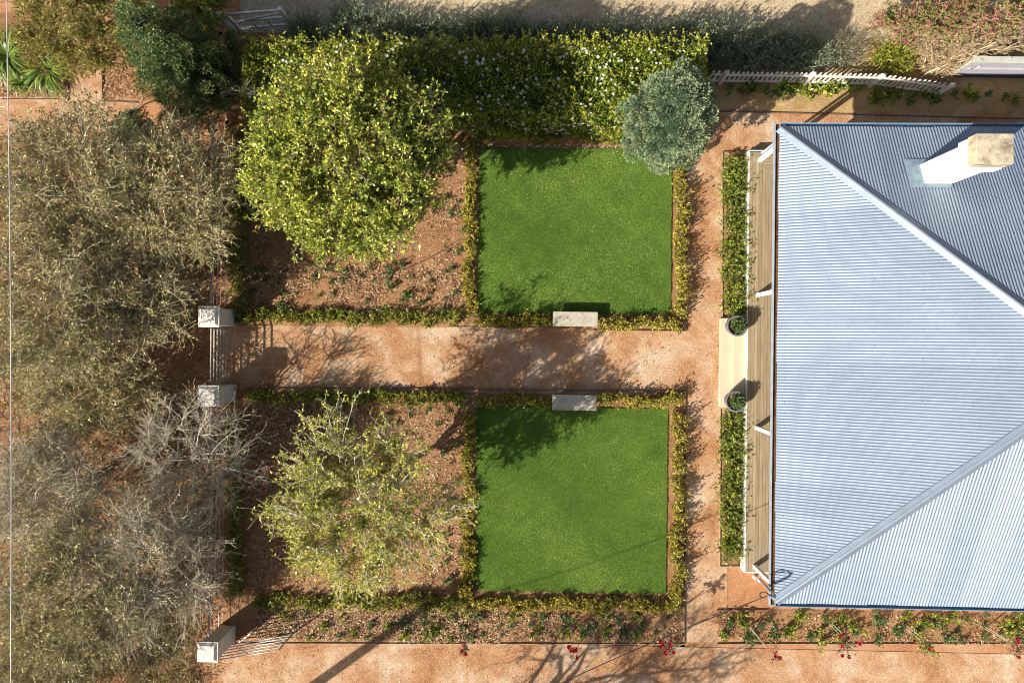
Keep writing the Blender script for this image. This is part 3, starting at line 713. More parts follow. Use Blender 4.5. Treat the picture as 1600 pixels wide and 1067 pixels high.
# open gate swung in from the lowest pillar
ga, gb = G(349, 1019, .7), G(445, 1004, .7)
ang = math.atan2(gb[1]-ga[1], gb[0]-ga[0]); gl = math.hypot(gb[0]-ga[0], gb[1]-ga[1])
g = thing('barred_gate', (ga[0], ga[1], 0), 'grey gate of horizontal bars standing open beside the lowest pillar', 'gate', rz=ang)
for zb in (.14, .34, .54, .76, .98, 1.2): MB().tube([(0, 0, zb), (gl, 0, zb)], .016, 8).build('bar', M['steel'], g, smooth=True)
for xx in (0, gl): MB().tube([(xx, 0, .05), (xx, 0, 1.23)], .022, 8).build('stile', M['steel'], g, smooth=True)
MB().tube([(.04, .03, .16), (gl*.5, .03, 1.18)], .013, 6).build('brace', M['steel'], g)
a, b_, c_ = G3(372, 1004, .05), G3(388, 992, .35), G3(394, 985, .45)
o = MB().tube([a, (a+b_)/2+[0, 0, .05], b_, c_], .024, 8).build('plastic_pipe', M['white'], None, smooth=True)
tag(o, 'short bent white plastic pipe beside the open gate', 'pipe')

# white farm gate at the top left
def farm_gate():
    A, B = G(373, 47, .1), G(459, 40, .1)
    ang = math.atan2(B[1]-A[1], B[0]-A[0]); gl = math.hypot(B[0]-A[0], B[1]-A[1])
    g = thing('farm_gate', (A[0], A[1], 0), 'white painted timber farm gate swung open by the driveway', 'gate', rz=ang)
    MB().box(0, .09, -.045, .045, .06, 1.16).build('stile', M['white'], g, bevel=.006)
    MB().box(gl-.1, gl, -.05, .05, .06, 1.22).build('stile', M['white'], g, bevel=.006)
    for z_, h_ in ((.14, .09), (.62, .08), (1.06, .10)):
        MB().box(.092, gl-.102, -.025, .025, z_, z_+h_).build('rail', M['white'], g, bevel=.005)
    MB().bar((.1, -.04, .66), (gl-.1, -.04, 1.02), .03, .08).build('brace', M['white'], g)
    for q in (.35, .62): MB().box(gl*q, gl*q+.06, -.045, -.026, .2, .62).build('upright', M['white'], g)
    x, y = G(366, 50, .1)
    r = thing('gate_post', (x, y, 0), 'white square gate post beside the cypress', 'post')
    MB().box(-.08, .08, -.08, .08, 0, 1.25).build('shaft', M['white'], r, bevel=.006)
    MB().prism([(-.11, -.11), (.11, -.11), (.11, .11), (-.11, .11)], 1.251, 1.36, [(-.03, -.03), (.03, -.03), (.03, .03), (-.03, .03)]).build('cap', M['white'], r)
farm_gate()

# picket fence, three bays
def picket_fence():
    H = .86
    pts = [G(px, py, H) for px, py in ((1112, 113), (1136, 114), (1272, 116), (1380, 119), (1488, 134))]
    f = thing('picket_fence', (pts[1][0], pts[1][1], 0), 'low white picket fence between the mulched bed and the lavender', 'fence')
    ox, oy = pts[1]
    for (x, y) in pts[1:]:
        MB().box(x-ox-.05, x-ox+.05, y-oy-.05, y-oy+.05, 0, .90).build('post', M['picket'], f, bevel=.006)
        MB().prism([(x-ox-.065, y-oy-.065), (x-ox+.065, y-oy-.065), (x-ox+.065, y-oy+.065), (x-ox-.065, y-oy+.065)], .901, .95, [(x-ox-.02, y-oy-.02), (x-ox+.02, y-oy-.02), (x-ox+.02, y-oy+.02), (x-ox-.02, y-oy+.02)]).build('post_cap', M['picket'], f)
    pm = MB().prism([(-.033, -.009), (.033, -.009), (.033, .009), (-.033, .009)], 0, .80)
    pm.v = []; pm.f = []
    prof = [(-.033, .06), (.033, .06), (.033, .84), (0, .90), (-.033, .84)]
    vs = [(x, -.009, z) for x, z in prof]+[(x, .009, z) for x, z in prof]
    pm.add(vs, [(4, 3, 2, 1, 0), (5, 6, 7, 8, 9)]+[(i, (i+1) % 5, 5+(i+1) % 5, 5+i) for i in range(5)])
    pme = pm.me('picket', M['picket'])
    for a, b in zip(pts[:-1], pts[1:]):
        dx, dy = b[0]-a[0], b[1]-a[1]; ln = math.hypot(dx, dy); an = math.atan2(dy, dx); u = (dx/ln, dy/ln); nrm = (-u[1], u[0])
        for z in (.22, .70):
            MB().bar((a[0]-ox+u[0]*.06, a[1]-oy+u[1]*.06, z), (b[0]-ox-u[0]*.06, b[1]-oy-u[1]*.06, z), .04, .075).build('rail', M['picket'], f)
        n = int(ln/.134); st = ln/n
        for i in range(n):
            s = (i+.5)*st
            o = link('picket', pme, f, (a[0]-ox+u[0]*s+nrm[0]*.032, a[1]-oy+u[1]*s+nrm[1]*.032, random.uniform(-.012, .012)), an)
            o.rotation_euler = (random.uniform(-.02, .02), random.uniform(-.015, .015), an)
picket_fence()

# solid panel gate at the far right
def panel_gate():
    A = G(1483, 118, .12); ang = -.012; gl = 3.4
    g = thing('panel_gate', (A[0], A[1], 0), 'pale framed solid panel gate with dark bottom rail at the end of the picket fence', 'gate', rz=ang)
    MB().box(0, .09, -.04, .04, .1, 1.28).build('stile', M['frame'], g, bevel=.006)
    MB().box(gl-.09, gl, -.04, .04, .1, 1.28).build('stile', M['frame'], g, bevel=.006)
    MB().box(.0, gl, -.09, .09, 1.282, 1.33).build('top_rail', M['frame'], g, bevel=.006)
    MB().box(.092, gl-.092, -.045, .045, .10, .22).build('bottom_rail', M['navy'], g, bevel=.006)  # dark navy band along the foot of the gate
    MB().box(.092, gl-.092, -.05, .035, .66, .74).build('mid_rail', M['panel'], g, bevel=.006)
    n = 9; w_ = (gl-.184)/n
    for i in range(n):
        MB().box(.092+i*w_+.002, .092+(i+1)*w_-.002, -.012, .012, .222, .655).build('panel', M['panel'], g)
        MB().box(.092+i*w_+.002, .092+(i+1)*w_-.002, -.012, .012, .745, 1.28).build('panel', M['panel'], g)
    MB().tube([(.22, -.06, .78), (.22, -.11, .80), (.30, -.11, .98), (.36, -.06, 1.0)], .014, 8).build('handle', M['white'], g, smooth=True)
    MB().box(2.0, 2.2, -.02, .02, 0, .099).build('drop_bolt', M['navy'], g)
panel_gate()

# ------------------------------------------------------------------ overhead lines
PX, PY = -10.7, -13.6
def pole(x, y, label):
    p = thing('utility_pole', (x, y, 0), label, 'utility pole')
    MB().tube([(0, 0, 0), (0, 0, 8.3)], [.17, .13], 14).build('shaft', M['pole'], p, smooth=True)
    MB().box(-.9, .9, -.06, .06, 7.4, 7.52).build('crossarm', M['pole'], p, bevel=.008)
    for q in (-.8, -.3, .3, .8): MB().lathe([(.0, 7.52), (.05, 7.521), (.05, 7.58), (.03, 7.62), (0, 7.63)], 10, (q, 0, 0)).build('insulator', M['white'], p, smooth=True)
pole(PX, PY, 'timber utility pole just below the picture, its shadow crossing the bottom bed')
pole(PX+.2, 24.0, 'timber utility pole beyond the top edge at the end of the pale wire')
def cable(name, a, b, sag, r, mat, label, n=24):
    a = np.array(a); b = np.array(b)
    pts = [a*(1-t)+b*t-np.array([0, 0, sag*4*t*(1-t)]) for t in np.linspace(0, 1, n)]
    o = MB().tube(pts, r, 6).build(name, M[mat], None, smooth=True); return tag(o, label, 'cable')
wz = 7.1
xa = G(5, 0, wz-.35); xb = G(22, 1067, wz-.35)
sl_ = (xb[0]-xa[0])/(xb[1]-xa[1])
cable('overhead_wire', (xa[0]+sl_*(PY-xa[1]), PY, wz), (xa[0]+sl_*(24-xa[1]), 24, wz), .45, .010, 'palewire', 'pale overhead wire running down the left edge above the grey trees')
j = G(10, 168, wz-.4)
cable('service_wire', (j[0], j[1], wz-.36), (j[0]-14, j[1]-.1, wz-.5), .2, .007, 'palewire', 'short pale service wire leaving the overhead wire to the left', 12)
cable('service_cable', (PX, PY, 7.0), (mx-.22, my+.02, 3.82), 1.1, .013, 'wire', 'black service cable sagging from the house corner across the bottom path', 36)

# ------------------------------------------------------------------ trees
def crown_at(px, py, z): return G3(px, py, z)
c = crown_at(545, 250, 4.2)
make_tree('round_tree', 'dense bright green round-crowned tree beside the white-flowered hedge', 'tree', (c[0]+.1, c[1]-.1, 0), c, (2.58, 2.46, 1.5), .13, 14, 1400, 6, 11, .092, .043, .30, L['tree'], M['bark'], 41, shell=3.0, tm=M['twigb'], sprout=.09, amp=.11, low=-.3)
c = crown_at(562, 792, 3.7)
make_tree('round_tree', 'thinner yellow-green tree in the lower bed with grey branches showing', 'tree', (c[0], c[1], 0), c, (2.5, 2.3, 1.0), .08, 15, 560, 7, 8, .085, .036, .34, L['tree2'], M['bark'], 42, shell=2.0, tm=M['twig'], sprout=.06, amp=.26)
GREY = [
    (120, 290, 3.7, (2.3, 2.0, 1.2), 'grey-olive half-bare tree nearest the orange path in the corner', 7, 330),
    (268, 300, 3.4, (1.9, 1.9, 1.1), 'grey-olive half-bare tree touching the dense green tree', 7, 300),
    (75, 480, 3.8, (2.1, 2.0, 1.2), 'grey-olive half-bare tree on the pale wire level with the gate', 7, 300),
    (205, 450, 2.9, (1.8, 1.7, 1.0), 'grey-olive half-bare tree left of the upper gate pillar', 6, 260),
    (138, 608, 1.7, (2.0, 1.7, .8), 'low grey half-bare tree left of the lower gate pillar', 7, 280),
    (75, 770, 2.3, (1.9, 1.8, 1.0), 'grey-olive half-bare tree under the pale wire, below the gate', 6, 270),
    (300, 715, 2.2, (2.0, 1.8, .8), 'pale almost leafless tree reaching over the lower gate pillar', 1, 130),
    (110, 940, 3.6, (2.2, 2.0, 1.2), 'grey-olive half-bare tree beside the pale wire, above the lowest corner', 7, 310),
    (240, 880, 3.3, (1.9, 1.9, 1.1), 'grey brown half-bare tree above the lowest pillar', 4, 270),
    (62, 1080, 3.3, (1.9, 1.4, 1.0), 'grey-olive half-bare tree cut off by the bottom edge at the left', 6, 230),
    (212, 992, 2.2, (1.4, 1.1, .7), 'small grey-olive half-bare tree left of the lowest pillar', 5, 150),
]
for i, (px, py, z, r, lab, lv, nc) in enumerate(GREY):
    c = crown_at(px, py, z)
    bare = py in (770, 715, 880)
    make_tree('grey_tree', lab, 'tree', (c[0], c[1], 0), c, r, .09, 11, nc, 10 if bare else 9, (2 if py == 715 else 4) if bare else lv, .075 if bare else .082, .028 if bare else .032, .55, L['greyb'] if bare else L['grey'], M['bark'], 60+i,
              'grey half-bare trees outside the fence', shell=2.4, tm=M['twigg'] if bare else M['twigm'], twig_r=.0070 if bare else .0080, wob=.13, amp=.2, outw=.55, leaf_spread=.9, low=-.7)
# dry undergrowth below the grey trees
def undergrowth():
    rg = np.random.default_rng(58); n = 9500
    x0, x1, y0, y1 = rect(-20, 235, 322, 1090)
    A = np.stack([rg.uniform(x0, x1, n), rg.uniform(y0, y1, n), np.full(n, .01)], 1)
    f = np.sin(A[:, 0]*1.7+1)+np.sin(A[:, 1]*1.3+2)+np.sin(A[:, 0]*2.9-A[:, 1]*2.2)
    gx, gy = G(300, 560); keep = (rg.uniform(size=n) < np.clip(.7+.25*f, .25, 1)) & ~((np.abs(A[:, 1]-gy) < .9) & (A[:, 0] > gx-1.6)); A = A[keep]; n = len(A)
    D = unit(np.stack([rg.normal(size=n)*.9, rg.normal(size=n)*.9, np.full(n, .8)], 1)); B = A+D*rg.uniform(.25, .8, n)[:, None]
    P = curves(A, B, 4, .12, rg); V, F = tubes(P, np.linspace(.008, .004, 4)[None].repeat(n, 0), 3)
    r = thing('dry_undergrowth', ((x0+x1)/2, (y0+y1)/2, 0), 'low dry scrub of twigs and olive leaves under the grey trees', 'undergrowth'); r['kind'] = 'stuff'
    o_ = np.array([(x0+x1)/2, (y0+y1)/2, 0])
    tag(link('stems', mesh('stems', V-o_, F, M['twigb']), r), kind='stuff')
    q = np.repeat(np.arange(n), 6); t = rg.uniform(.2, 1, len(q))[:, None]; X = P[q, 0]*(1-t)+P[q, 3]*t
    V, F = leaf_arrays(X, unit(D[q]*.5+rg.normal(size=X.shape)), .085*rg.uniform(.6, 1.2, len(q)), .034, rg)
    V[:, 2] = np.maximum(V[:, 2], .015)
    tag(link('leaves', mesh('leaves', V-o_, F, L['grey'], np.repeat(rg.beta(1.3, 2.0, len(q)), 4)), r), kind='stuff')
undergrowth()
c = crown_at(143, 42, 2.2)
make_tree('olive_shrub', 'loose olive-yellow shrub above the strappy clumps in the corner', 'shrub', (c[0], c[1], 0), c, (2.25, 1.35, 1.1), .06, 10, 420, 9, 11, .075, .028, .30, L['straw'], M['bark'], 81, tm=M['twigb'], shell=2.3)
c = crown_at(312, 8, 1.4)
make_tree('bright_shrub', 'bright yellow-green shrub at the top edge beside the white gate', 'shrub', (c[0], c[1], 0), c, (.85, .8, .75), .05, 7, 150, 7, 9, .065, .032, .2, L['bright'], M['bark'], 82, tm=M['twigb'])
c = crown_at(212, 205, .9)
make_tree('dark_shrub', 'small dark green shrub under the grey trees by the orange path', 'shrub', (c[0], c[1], 0), c, (.75, .55, .6), .04, 6, 110, 7, 8, .07, .035, .2, L['rose'], M['bark'], 83, tm=M['twigb'])
# bare tree and shadow tree standing just below the picture
c = np.array([-1.9, -13.2, 4.4])
make_tree('bare_tree', 'bare tree just below the picture throwing branch shadows on the bottom path', 'tree', (c[0], c[1], 0), c, (3.6, 2.2, 1.7), .15, 10, 170, 7, 3, .07, .035, .55, L['tree2'], M['bark'], 84, shell=1.8, twig_r=.009, wob=.3)

# conifers
def conifer(name, label, base, prof, n_lobe, n_b, bl, bw, lm, seed, upw=.5, lobe=(.2, .36), stretch=1.0):
    rg = np.random.default_rng(seed)
    root = thing(name, (base[0], base[1], 0), label, 'conifer')
    zs = np.array([p[0] for p in prof]); rs = np.array([p[1] for p in prof])
    MB().tube([(0, 0, 0), (0, 0, zs[-1]*.85)], [.12, .03], 8).build('trunk', M['bark'], root, smooth=True)
    zz = np.linspace(zs[0]+.05, zs[-1]-.25, 20)
    co = MB().lathe([(max(.01, np.interp(z, zs, rs)*.70-.08), z) for z in zz]+[(0, zz[-1]+.02)], 18).build('dark_core', lm, root, smooth=True)
    at = co.data.attributes.new('rnd', 'FLOAT', 'POINT'); at.data.foreach_set('value', np.full(len(co.data.vertices), .05, dtype=np.float32))  # core takes the darkest leaf tone, painted shade in gaps between lobes
    # lobes spread evenly over the outline, area-weighted, the top included
    zf = np.linspace(zs[0], zs[-1], 200); rf = np.interp(zf, zs, rs); ds = np.sqrt(np.diff(zf)**2+np.diff(rf)**2)*(rf[1:]+.04)
    cdf = np.concatenate([[0], np.cumsum(ds)]); cdf /= cdf[-1]
    zc = np.interp((np.arange(n_lobe)+rg.uniform(0, 1, n_lobe))/n_lobe, cdf, zf); a = np.arange(n_lobe)*2.39996+rg.normal(size=n_lobe)*.25
    rr = np.interp(zc, zs, rs); sl = np.interp(zc, zf, np.gradient(rf, zf))
    nrm = unit(np.stack([np.cos(a), np.sin(a), -np.clip(sl, -3, 3)], 1))
    lr = rg.uniform(*lobe, n_lobe)
    q_ = np.maximum(rr-lr*.75+rg.normal(size=n_lobe)*.15, 0)
    C = np.stack([np.cos(a)*q_, np.sin(a)*q_, zc-lr*.25*np.clip(-sl, 0, 1)], 1)
    ax = unit(nrm + np.array([0, 0, upw]))
    q = np.repeat(np.arange(n_lobe), n_b)
    dd = unit(rg.normal(size=(len(q), 3)) + ax[q]*.9)
    rad = lr[q]*(.90+.10*rg.uniform(0, 1, len(q))) * (1 + .16*np.sin(dd[:, 0]*9+q)*np.sin(dd[:, 1]*8+q*1.7)+.14*np.sin(dd[:, 2]*11+q*.7))
    off = dd*rad[:, None]; al = np.sum(off*ax[q], 1, keepdims=True); off = off + ax[q]*al*(stretch-1)
    X = C[q]+off
    D = unit(dd + ax[q]*.35 + rg.normal(size=X.shape)*.3)
    sz = rg.uniform(.6, 1.3, len(q))
    V, F = leaf_arrays(X-D*bl*.4, D, bl*sz, bw*sz, rg, up=.2)
    r = np.clip(.46 + .10*rg.normal(size=n_lobe)[q] + rg.normal(size=len(q))*.15 + 1.1*(rad/lr[q]-.88) + .22*(np.sum(dd*ax[q], 1)-.5), 0, 1)  # shading painted into the leaf colour: creases darker, outward lobe tips lighter
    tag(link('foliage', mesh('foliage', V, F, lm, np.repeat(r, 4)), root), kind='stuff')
    return root
b = G(1014, 234)
conifer('blue_conifer', 'rounded blue-green conifer at the corner of the upper lawn', b, [(.4, .32), (1.0, .58), (2.0, .92), (3.0, 1.04), (3.9, .90), (4.7, .55), (5.1, .2)], 190, 330, .055, .028, L['blue'], 91, lobe=(.15, .30))
b = G(336, 136)
conifer('dark_cypress', 'tall dark green conical cypress leaning out towards the top left', b, [(.25, 1.15), (1.0, 1.22), (2.2, 1.05), (3.3, .72), (4.2, .38), (4.9, .06)], 190, 300, .06, .03, L['cyp'], 92, upw=1.2, lobe=(.13, .22), stretch=2.1)

# ------------------------------------------------------------------ hedges
def low_hedge(a, b, wd, h, lm, label, seed, dens=105, gap=.0):
    rg = np.random.default_rng(seed)
    A, B = G(*a, .0), G(*b, .0)
    ln = math.hypot(B[0]-A[0], B[1]-A[1]); an = math.atan2(B[1]-A[1], B[0]-A[0])
    r = thing('low_hedge', ((A[0]+B[0])/2, (A[1]+B[1])/2, .03), label, 'hedge', 'low hedges edging the beds', rz=an)
    n = int(ln*dens)
    ph = rg.uniform(0, 6.28, 4)
    hf = lambda P: .85+.3*np.sin(P[:, 0]*6+ph[0])*.6+.2*np.sin(P[:, 0]*13+ph[1])
    V, F, rr, sV, sF = shoots(n, ln/2, wd/2, h, 13, .075, .032, rg, .2, .12, hfun=hf, spread=.85)
    # wavy sides
    V[:, 1] += np.sin(V[:, 0]*3.3+ph[2])*.05+np.sin(V[:, 0]*8+ph[3])*.03
    sV[:, 1] += np.sin(sV[:, 0]*3.3+ph[2])*.05+np.sin(sV[:, 0]*8+ph[3])*.03
    tag(link('foliage', mesh('foliage', V, F, lm, rr), r), kind='stuff')
    link('stems', mesh('stems', sV, sF, M['twigb']), r)
HG = [
    ((736, 222), (734, 488), .40, .40, 'boxy', 'low hedge between the green tree and the left side of the upper lawn'),
    ((368, 494), (725, 498), .45, .38, 'box', 'low hedge along the upper side of the central path by the gate'),
    ((738, 501), (862, 502), .42, .38, 'boxy', 'low hedge left of the upper stone bench'),
    ((936, 504), (1064, 508), .42, .36, 'boxy', 'low yellowish hedge right of the upper stone bench'),
    ((1062, 258), (1062, 496), .42, .42, 'boxy', 'low yellow-green hedge on the right side of the upper lawn'),
    ((742, 212), (975, 216), .42, .38, 'box', 'low shaded hedge between the upper lawn and the white-flowered hedge'),
    ((378, 205), (378, 488), .65, .45, 'box', 'low dark hedge inside the fence above the gate'),
    ((390, 618), (728, 622), .45, .36, 'box', 'low hedge along the lower side of the central path by the gate'),
    ((745, 624), (860, 625), .36, .36, 'boxy', 'low hedge left of the lower stone bench'),
    ((936, 624), (1062, 626), .36, .38, 'boxy', 'low yellow hedge right of the lower stone bench'),
    ((733, 642), (732, 925), .40, .40, 'boxy', 'low hedge on the left side of the lower lawn'),
    ((1058, 642), (1055, 930), .40, .42, 'boxy', 'low yellow-green hedge on the right side of the lower lawn'),
    ((738, 940), (1060, 942), .42, .38, 'boxy', 'low hedge along the bottom side of the lower lawn'),
    ((400, 936), (730, 938), .5, .40, 'box', 'low hedge along the bottom of the bed with the thin yellow-green tree'),
    ((372, 645), (372, 925), .6, .42, 'box', 'low dark hedge inside the fence below the gate'),
]
for i, (a, b, wd, h, lm, lab) in enumerate(HG): low_hedge(a, b, wd*(.72 if 'right' in lab or 'inside' in lab else .85), h*(1.45 if 'right' in lab or 'inside' in lab else .88), L[lm], lab, 200+i)

# tall hedge with white flowers
def tall_hedge():
    rg = np.random.default_rng(301)
    zt = 1.9
    x0, _, _, y1 = rect(378, 62, 1100, 180, zt); _, x1, y0, _ = rect(378, 62, 1100, 190, zt*.8)
    cx, cy = (x0+x1)/2, (y0+y1)/2; hx, hy = (x1-x0)/2, (y1-y0)/2
    r = thing('flowering_hedge', (cx, cy, 0), 'tall dark green hedge dotted with white flowers along the driveway side', 'hedge')
    nb = 9
    for i in range(nb):
        x = -hx+(i+.5)*2*hx/nb
        MB().tube([(x, 0, 0), (x+.05, .03, .5), (x-.03, .02, 1.3)], [.05, .04, .02], 7).build('trunk', M['bark'], r, smooth=True)
    MB().box(-hx+.35, hx-.35, -hy+.32, hy-.32, .25, zt-.42).build('dark_core', L['camellia'], r, bevel=.15)
    n = 62000
    # surface positions: top, front, back, ends
    k = rg.choice(5, n, p=[.56, .20, .14, .05, .05])
    u = rg.uniform(-1, 1, n); v = rg.uniform(-1, 1, n); X = np.zeros((n, 3)); N = np.zeros((n, 3))
    hgt = lambda x, y: zt + .16*np.sin(x*1.6+1)+.13*np.sin(x*3.7+y*3)+.09*np.sin(y*5+x*1.3)+.06*np.sin(x*9+y*8)
    dep = np.abs(rg.normal(size=n))*.13
    t = k == 0; X[t] = np.stack([u*hx, v*hy, hgt(u*hx, v*hy)-dep], 1)[t]; N[t] = (0, 0, 1)
    zz = .12+(v+1)/2*(zt-.15)
    bul = .16*np.sin(u*hx*1.9)+.14*np.sin(u*hx*4.3+zz*3)+.08*np.sin(u*hx*9.1+zz*5)
    t = k == 1; X[t] = np.stack([u*hx, -hy-bul*.8+dep, zz], 1)[t]; N[t] = (0, -1, .3)
    t = k == 2; X[t] = np.stack([u*hx, hy+bul*.8-dep, zz], 1)[t]; N[t] = (0, 1, .3)
    t = k == 3; X[t] = np.stack([-hx+dep, u*hy, zz], 1)[t]; N[t] = (-1, 0, .3)
    t = k == 4; X[t] = np.stack([hx-dep, u*hy, zz], 1)[t]; N[t] = (1, 0, .3)
    # soften the box edges
    e = np.clip((np.abs(X[:, 1])-hy*.72)/(hy*.28), 0, 1.3); X[:, 2] -= np.where(X[:, 2] > zt*.55, e*e*.22, 0)
    D = unit(N*.8+rg.normal(size=X.shape)*.75)
    sz = rg.uniform(.6, 1.25, n)
    V, F = leaf_arrays(X, D, .085*sz, .042*sz, rg)
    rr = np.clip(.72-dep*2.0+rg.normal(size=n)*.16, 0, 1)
    # leafy sprays standing out of the top
    ns = 900
    A = np.stack([rg.uniform(-hx, hx, ns), np.where(rg.uniform(size=ns) < .4, hy*rg.uniform(.9, 1.08, ns)*np.sign(rg.normal(size=ns)+.4), rg.uniform(-hy, hy, ns)), np.full(ns, zt-.2)], 1); Bq = A+np.stack([rg.normal(size=ns)*.14, rg.normal(size=ns)*.14, rg.uniform(.25, .5, ns)], 1)
    q = np.repeat(np.arange(ns), 10); tt = rg.uniform(.3, 1, len(q))[:, None]; X2 = A[q]*(1-tt)+Bq[q]*tt
    V2, F2 = leaf_arrays(X2, unit(rg.normal(size=X2.shape)+np.array([0, 0, .8])), .085*rg.uniform(.6, 1.2, len(q)), .038, rg)
    V, F, rr = blend((V, F, np.repeat(rr, 4)), (V2, F2, np.repeat(rg.uniform(.55, 1, len(q)), 4)))
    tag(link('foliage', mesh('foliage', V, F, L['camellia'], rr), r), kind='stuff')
    # blossoms, six petals each
    nf = 470
    fx = rg.beta(1.5, 1.15, nf)*2*hx-hx; fx[150:] = fx[rg.integers(0, 150, nf-150)]+rg.normal(size=nf-150)*.14; top = rg.uniform(size=nf) < .68
    fy = np.where(top, rg.uniform(-.95, .9, nf)*hy, -hy-.06); fz = np.where(top, hgt(fx, fy)-.02-np.clip((np.abs(fy)-hy*.72)/(hy*.28), 0, 1)**2*.2, rg.uniform(.5, zt, nf))
    Cn = np.stack([fx, fy, fz+.045], 1)
    P, D = [], []
    for j in range(7):
        a = j*.8976+rg.uniform(0, .5, nf)
        dd = np.stack([np.cos(a), np.sin(a), np.full(nf, .35)], 1); dd[~top] = np.stack([np.cos(a), np.full(nf, -.5), np.sin(a)], 1)[~top]
        P.append(Cn); D.append(dd)
    P = np.concatenate(P); D = np.concatenate(D)
    V, F = leaf_arrays(P, D, .047*np.repeat(rg.uniform(.65, 1.25, nf)[None], 7, 0).ravel(), .042, rg, up=2)
    tag(link('blossoms', mesh('blossoms', V, F, L['petal'], np.repeat(rg.uniform(size=len(P)), 4)), r), kind='stuff')
    # fallen petals in front of the hedge
    n = 420; xx = rg.uniform(-1, 6.2, n); yy = -hy-.25-np.abs(rg.normal(size=n))*.32
    P = np.stack([cx+xx, cy+yy, np.full(n, .075)], 1)
    V, F = leaf_arrays(P, rg.normal(size=(n, 3))*np.array([1, 1, .15]), .05, .04, rg, up=2.5)
    o = link('fallen_petals', mesh('fallen_petals', V, F, L['petal'], np.repeat(rg.uniform(size=n), 4)))
    tag(o, 'white petals scattered on the soil in front of the tall hedge', 'petals', kind='stuff')
tall_hedge()

# lavender row
def bush(name, label, cat, group, x, y, rx, ry, h, n, lv, lL, lW, lm, seed, sm='twigb', radial=.55, lean=.18, spread=.45, core=True):
    rg = np.random.default_rng(seed)
    r = thing(name, (x, y, .03), label, cat, group)
    V, F, rr, sV, sF = shoots(n, rx, ry, h, lv, lL, lW, rg, lean, .25, spread=spread, radial=radial)
    V[:, 0] *= 1; tag(link('foliage', mesh('foliage', V, F, lm, rr), r), kind='stuff')
    link('stems', mesh('stems', sV, sF, M[sm]), r)
    return r
ORD = 'First Second Third Fourth Fifth Sixth Seventh Eighth Ninth Tenth Eleventh Twelfth Thirteenth Fourteenth Fifteenth Sixteenth'.lower().split()
LAV = [(478, 52), (545, 42), (590, 45), (640, 58), (690, 62), (745, 62), (800, 60), (852, 62), (905, 62), (958, 66), (1010, 68), (1062, 72), (1115, 74), (1165, 78), (1212, 82), (1258, 86)]
for i, (px, py) in enumerate(LAV):
    x, y = G(px, py, .4)
    bush('lavender', ORD[i]+' lavender bush from the white farm gate in the row along the driveway', 'shrub', 'lavender row along the driveway', x, y+random.uniform(-.1, .1), .62*random.uniform(.85, 1.2), .5, .85*random.uniform(.85, 1.15), 460, 9, .10, .024, L['lav'], 400+i, radial=.75, lean=.25)
x, y = G(1320, 80, .4)
bush('silver_shrub', 'pale silver-green shrub in the sun next to the pink flowering shrub', 'shrub', None, x, y, .62, .5, .75, 260, 10, .06, .016, L['sant'], 430, radial=.7, lean=.25)
x, y = G(1395, 92, .3)
bush('leafy_clump', 'bright green leafy clump behind the picket fence under the pink shrub', 'shrub', None, x, y, .8, .45, .6, 150, 10, .15, .03, L['bright'], 431, radial=.7, lean=.3)

# pink flowering shrub
c = crown_at(1480, 34, 1.3)
make_tree('pink_shrub', 'sprawling shrub with pink flowers at the top right corner', 'shrub', (c[0], c[1]-.2, 0), c, (2.3, .55, .75), .07, 12, 330, 7, 9, .065, .034, .24, L['pink'], M['bark'], 440, tm=M['dry'], shell=3, amp=.15)
c2 = G3(1600, 20, 1.3)
make_tree('pink_shrub', 'darker pink-flowered shrub cut off by the right edge', 'shrub', (c2[0]+.7, c2[1], 0), (c2[0]+.5, c2[1]+.1, 1.3), (.95, .8, .85), .06, 8, 130, 7, 9, .065, .034, .24, L['pink'], M['bark'], 441, tm=M['dry'])
# dry branches leaning over the fence end
def dry_heap():
    rg = np.random.default_rng(450)
    root_p = G3(1437, 122, .1); r = thing('dry_branches', tuple(root_p), 'heap of dry straw-coloured branches between picket fence and pink shrub', 'branches')
    ends = np.array([G3(px, py, z)-root_p for px, py, z in ((1498, 50, 1.5), (1545, 52, 1.5), (1572, 56, 1.45), (1592, 66, 1.3), (1470, 56, 1.4), (1520, 64, 1.6), (1455, 66, 1.2), (1580, 74, 1.2), (1500, 74, 1.3), (1440, 84, .8), (1560, 64, 1.6), (1480, 116, .4), (1535, 58, 1.2), (1510, 84, 1.2))])
    n = len(ends)
    st = np.stack([rg.uniform(-.1, .5, n), rg.uniform(-.1, .25, n), np.zeros(n)], 1)
    P = curves(st, ends, 8, .08, rg, .05); V1, F1 = tubes(P, np.linspace(.034, .014, 8)[None].repeat(n, 0), 6)
    link('main_branches', mesh('main_branches', V1, F1, M['dry'], smooth=True), r)
    m = 900; s = rg.integers(0, n, m); k = rg.integers(1, 8, m); A = P[s, k]
    D = unit(ends[s]*.35 + rg.normal(size=(m, 3))*np.array([.8, .5, .45])); B = A+D*rg.uniform(.12, .5, m)[:, None]
    B[:, 2] = np.maximum(B[:, 2], .02)
    W = curves(A, B, 4, .2, rg); V2, F2 = tubes(W, np.linspace(.007, .004, 4)[None].repeat(m, 0), 3)
    link('twigs', mesh('twigs', V2, F2, M['dry']), r)
    q = np.repeat(np.arange(m), 5); t = rg.uniform(.3, 1, len(q))[:, None]; X = W[q, 0]*(1-t)+W[q, 3]*t
    V, F = leaf_arrays(X, rg.normal(size=X.shape), .06*rg.uniform(.5, 1.2, len(q)), .024, rg)
    tag(link('dry_leaves', mesh('dry_leaves', V, F, L['dryleaf'], np.repeat(rg.uniform(size=len(q)), 4)), r), kind='stuff')
dry_heap()
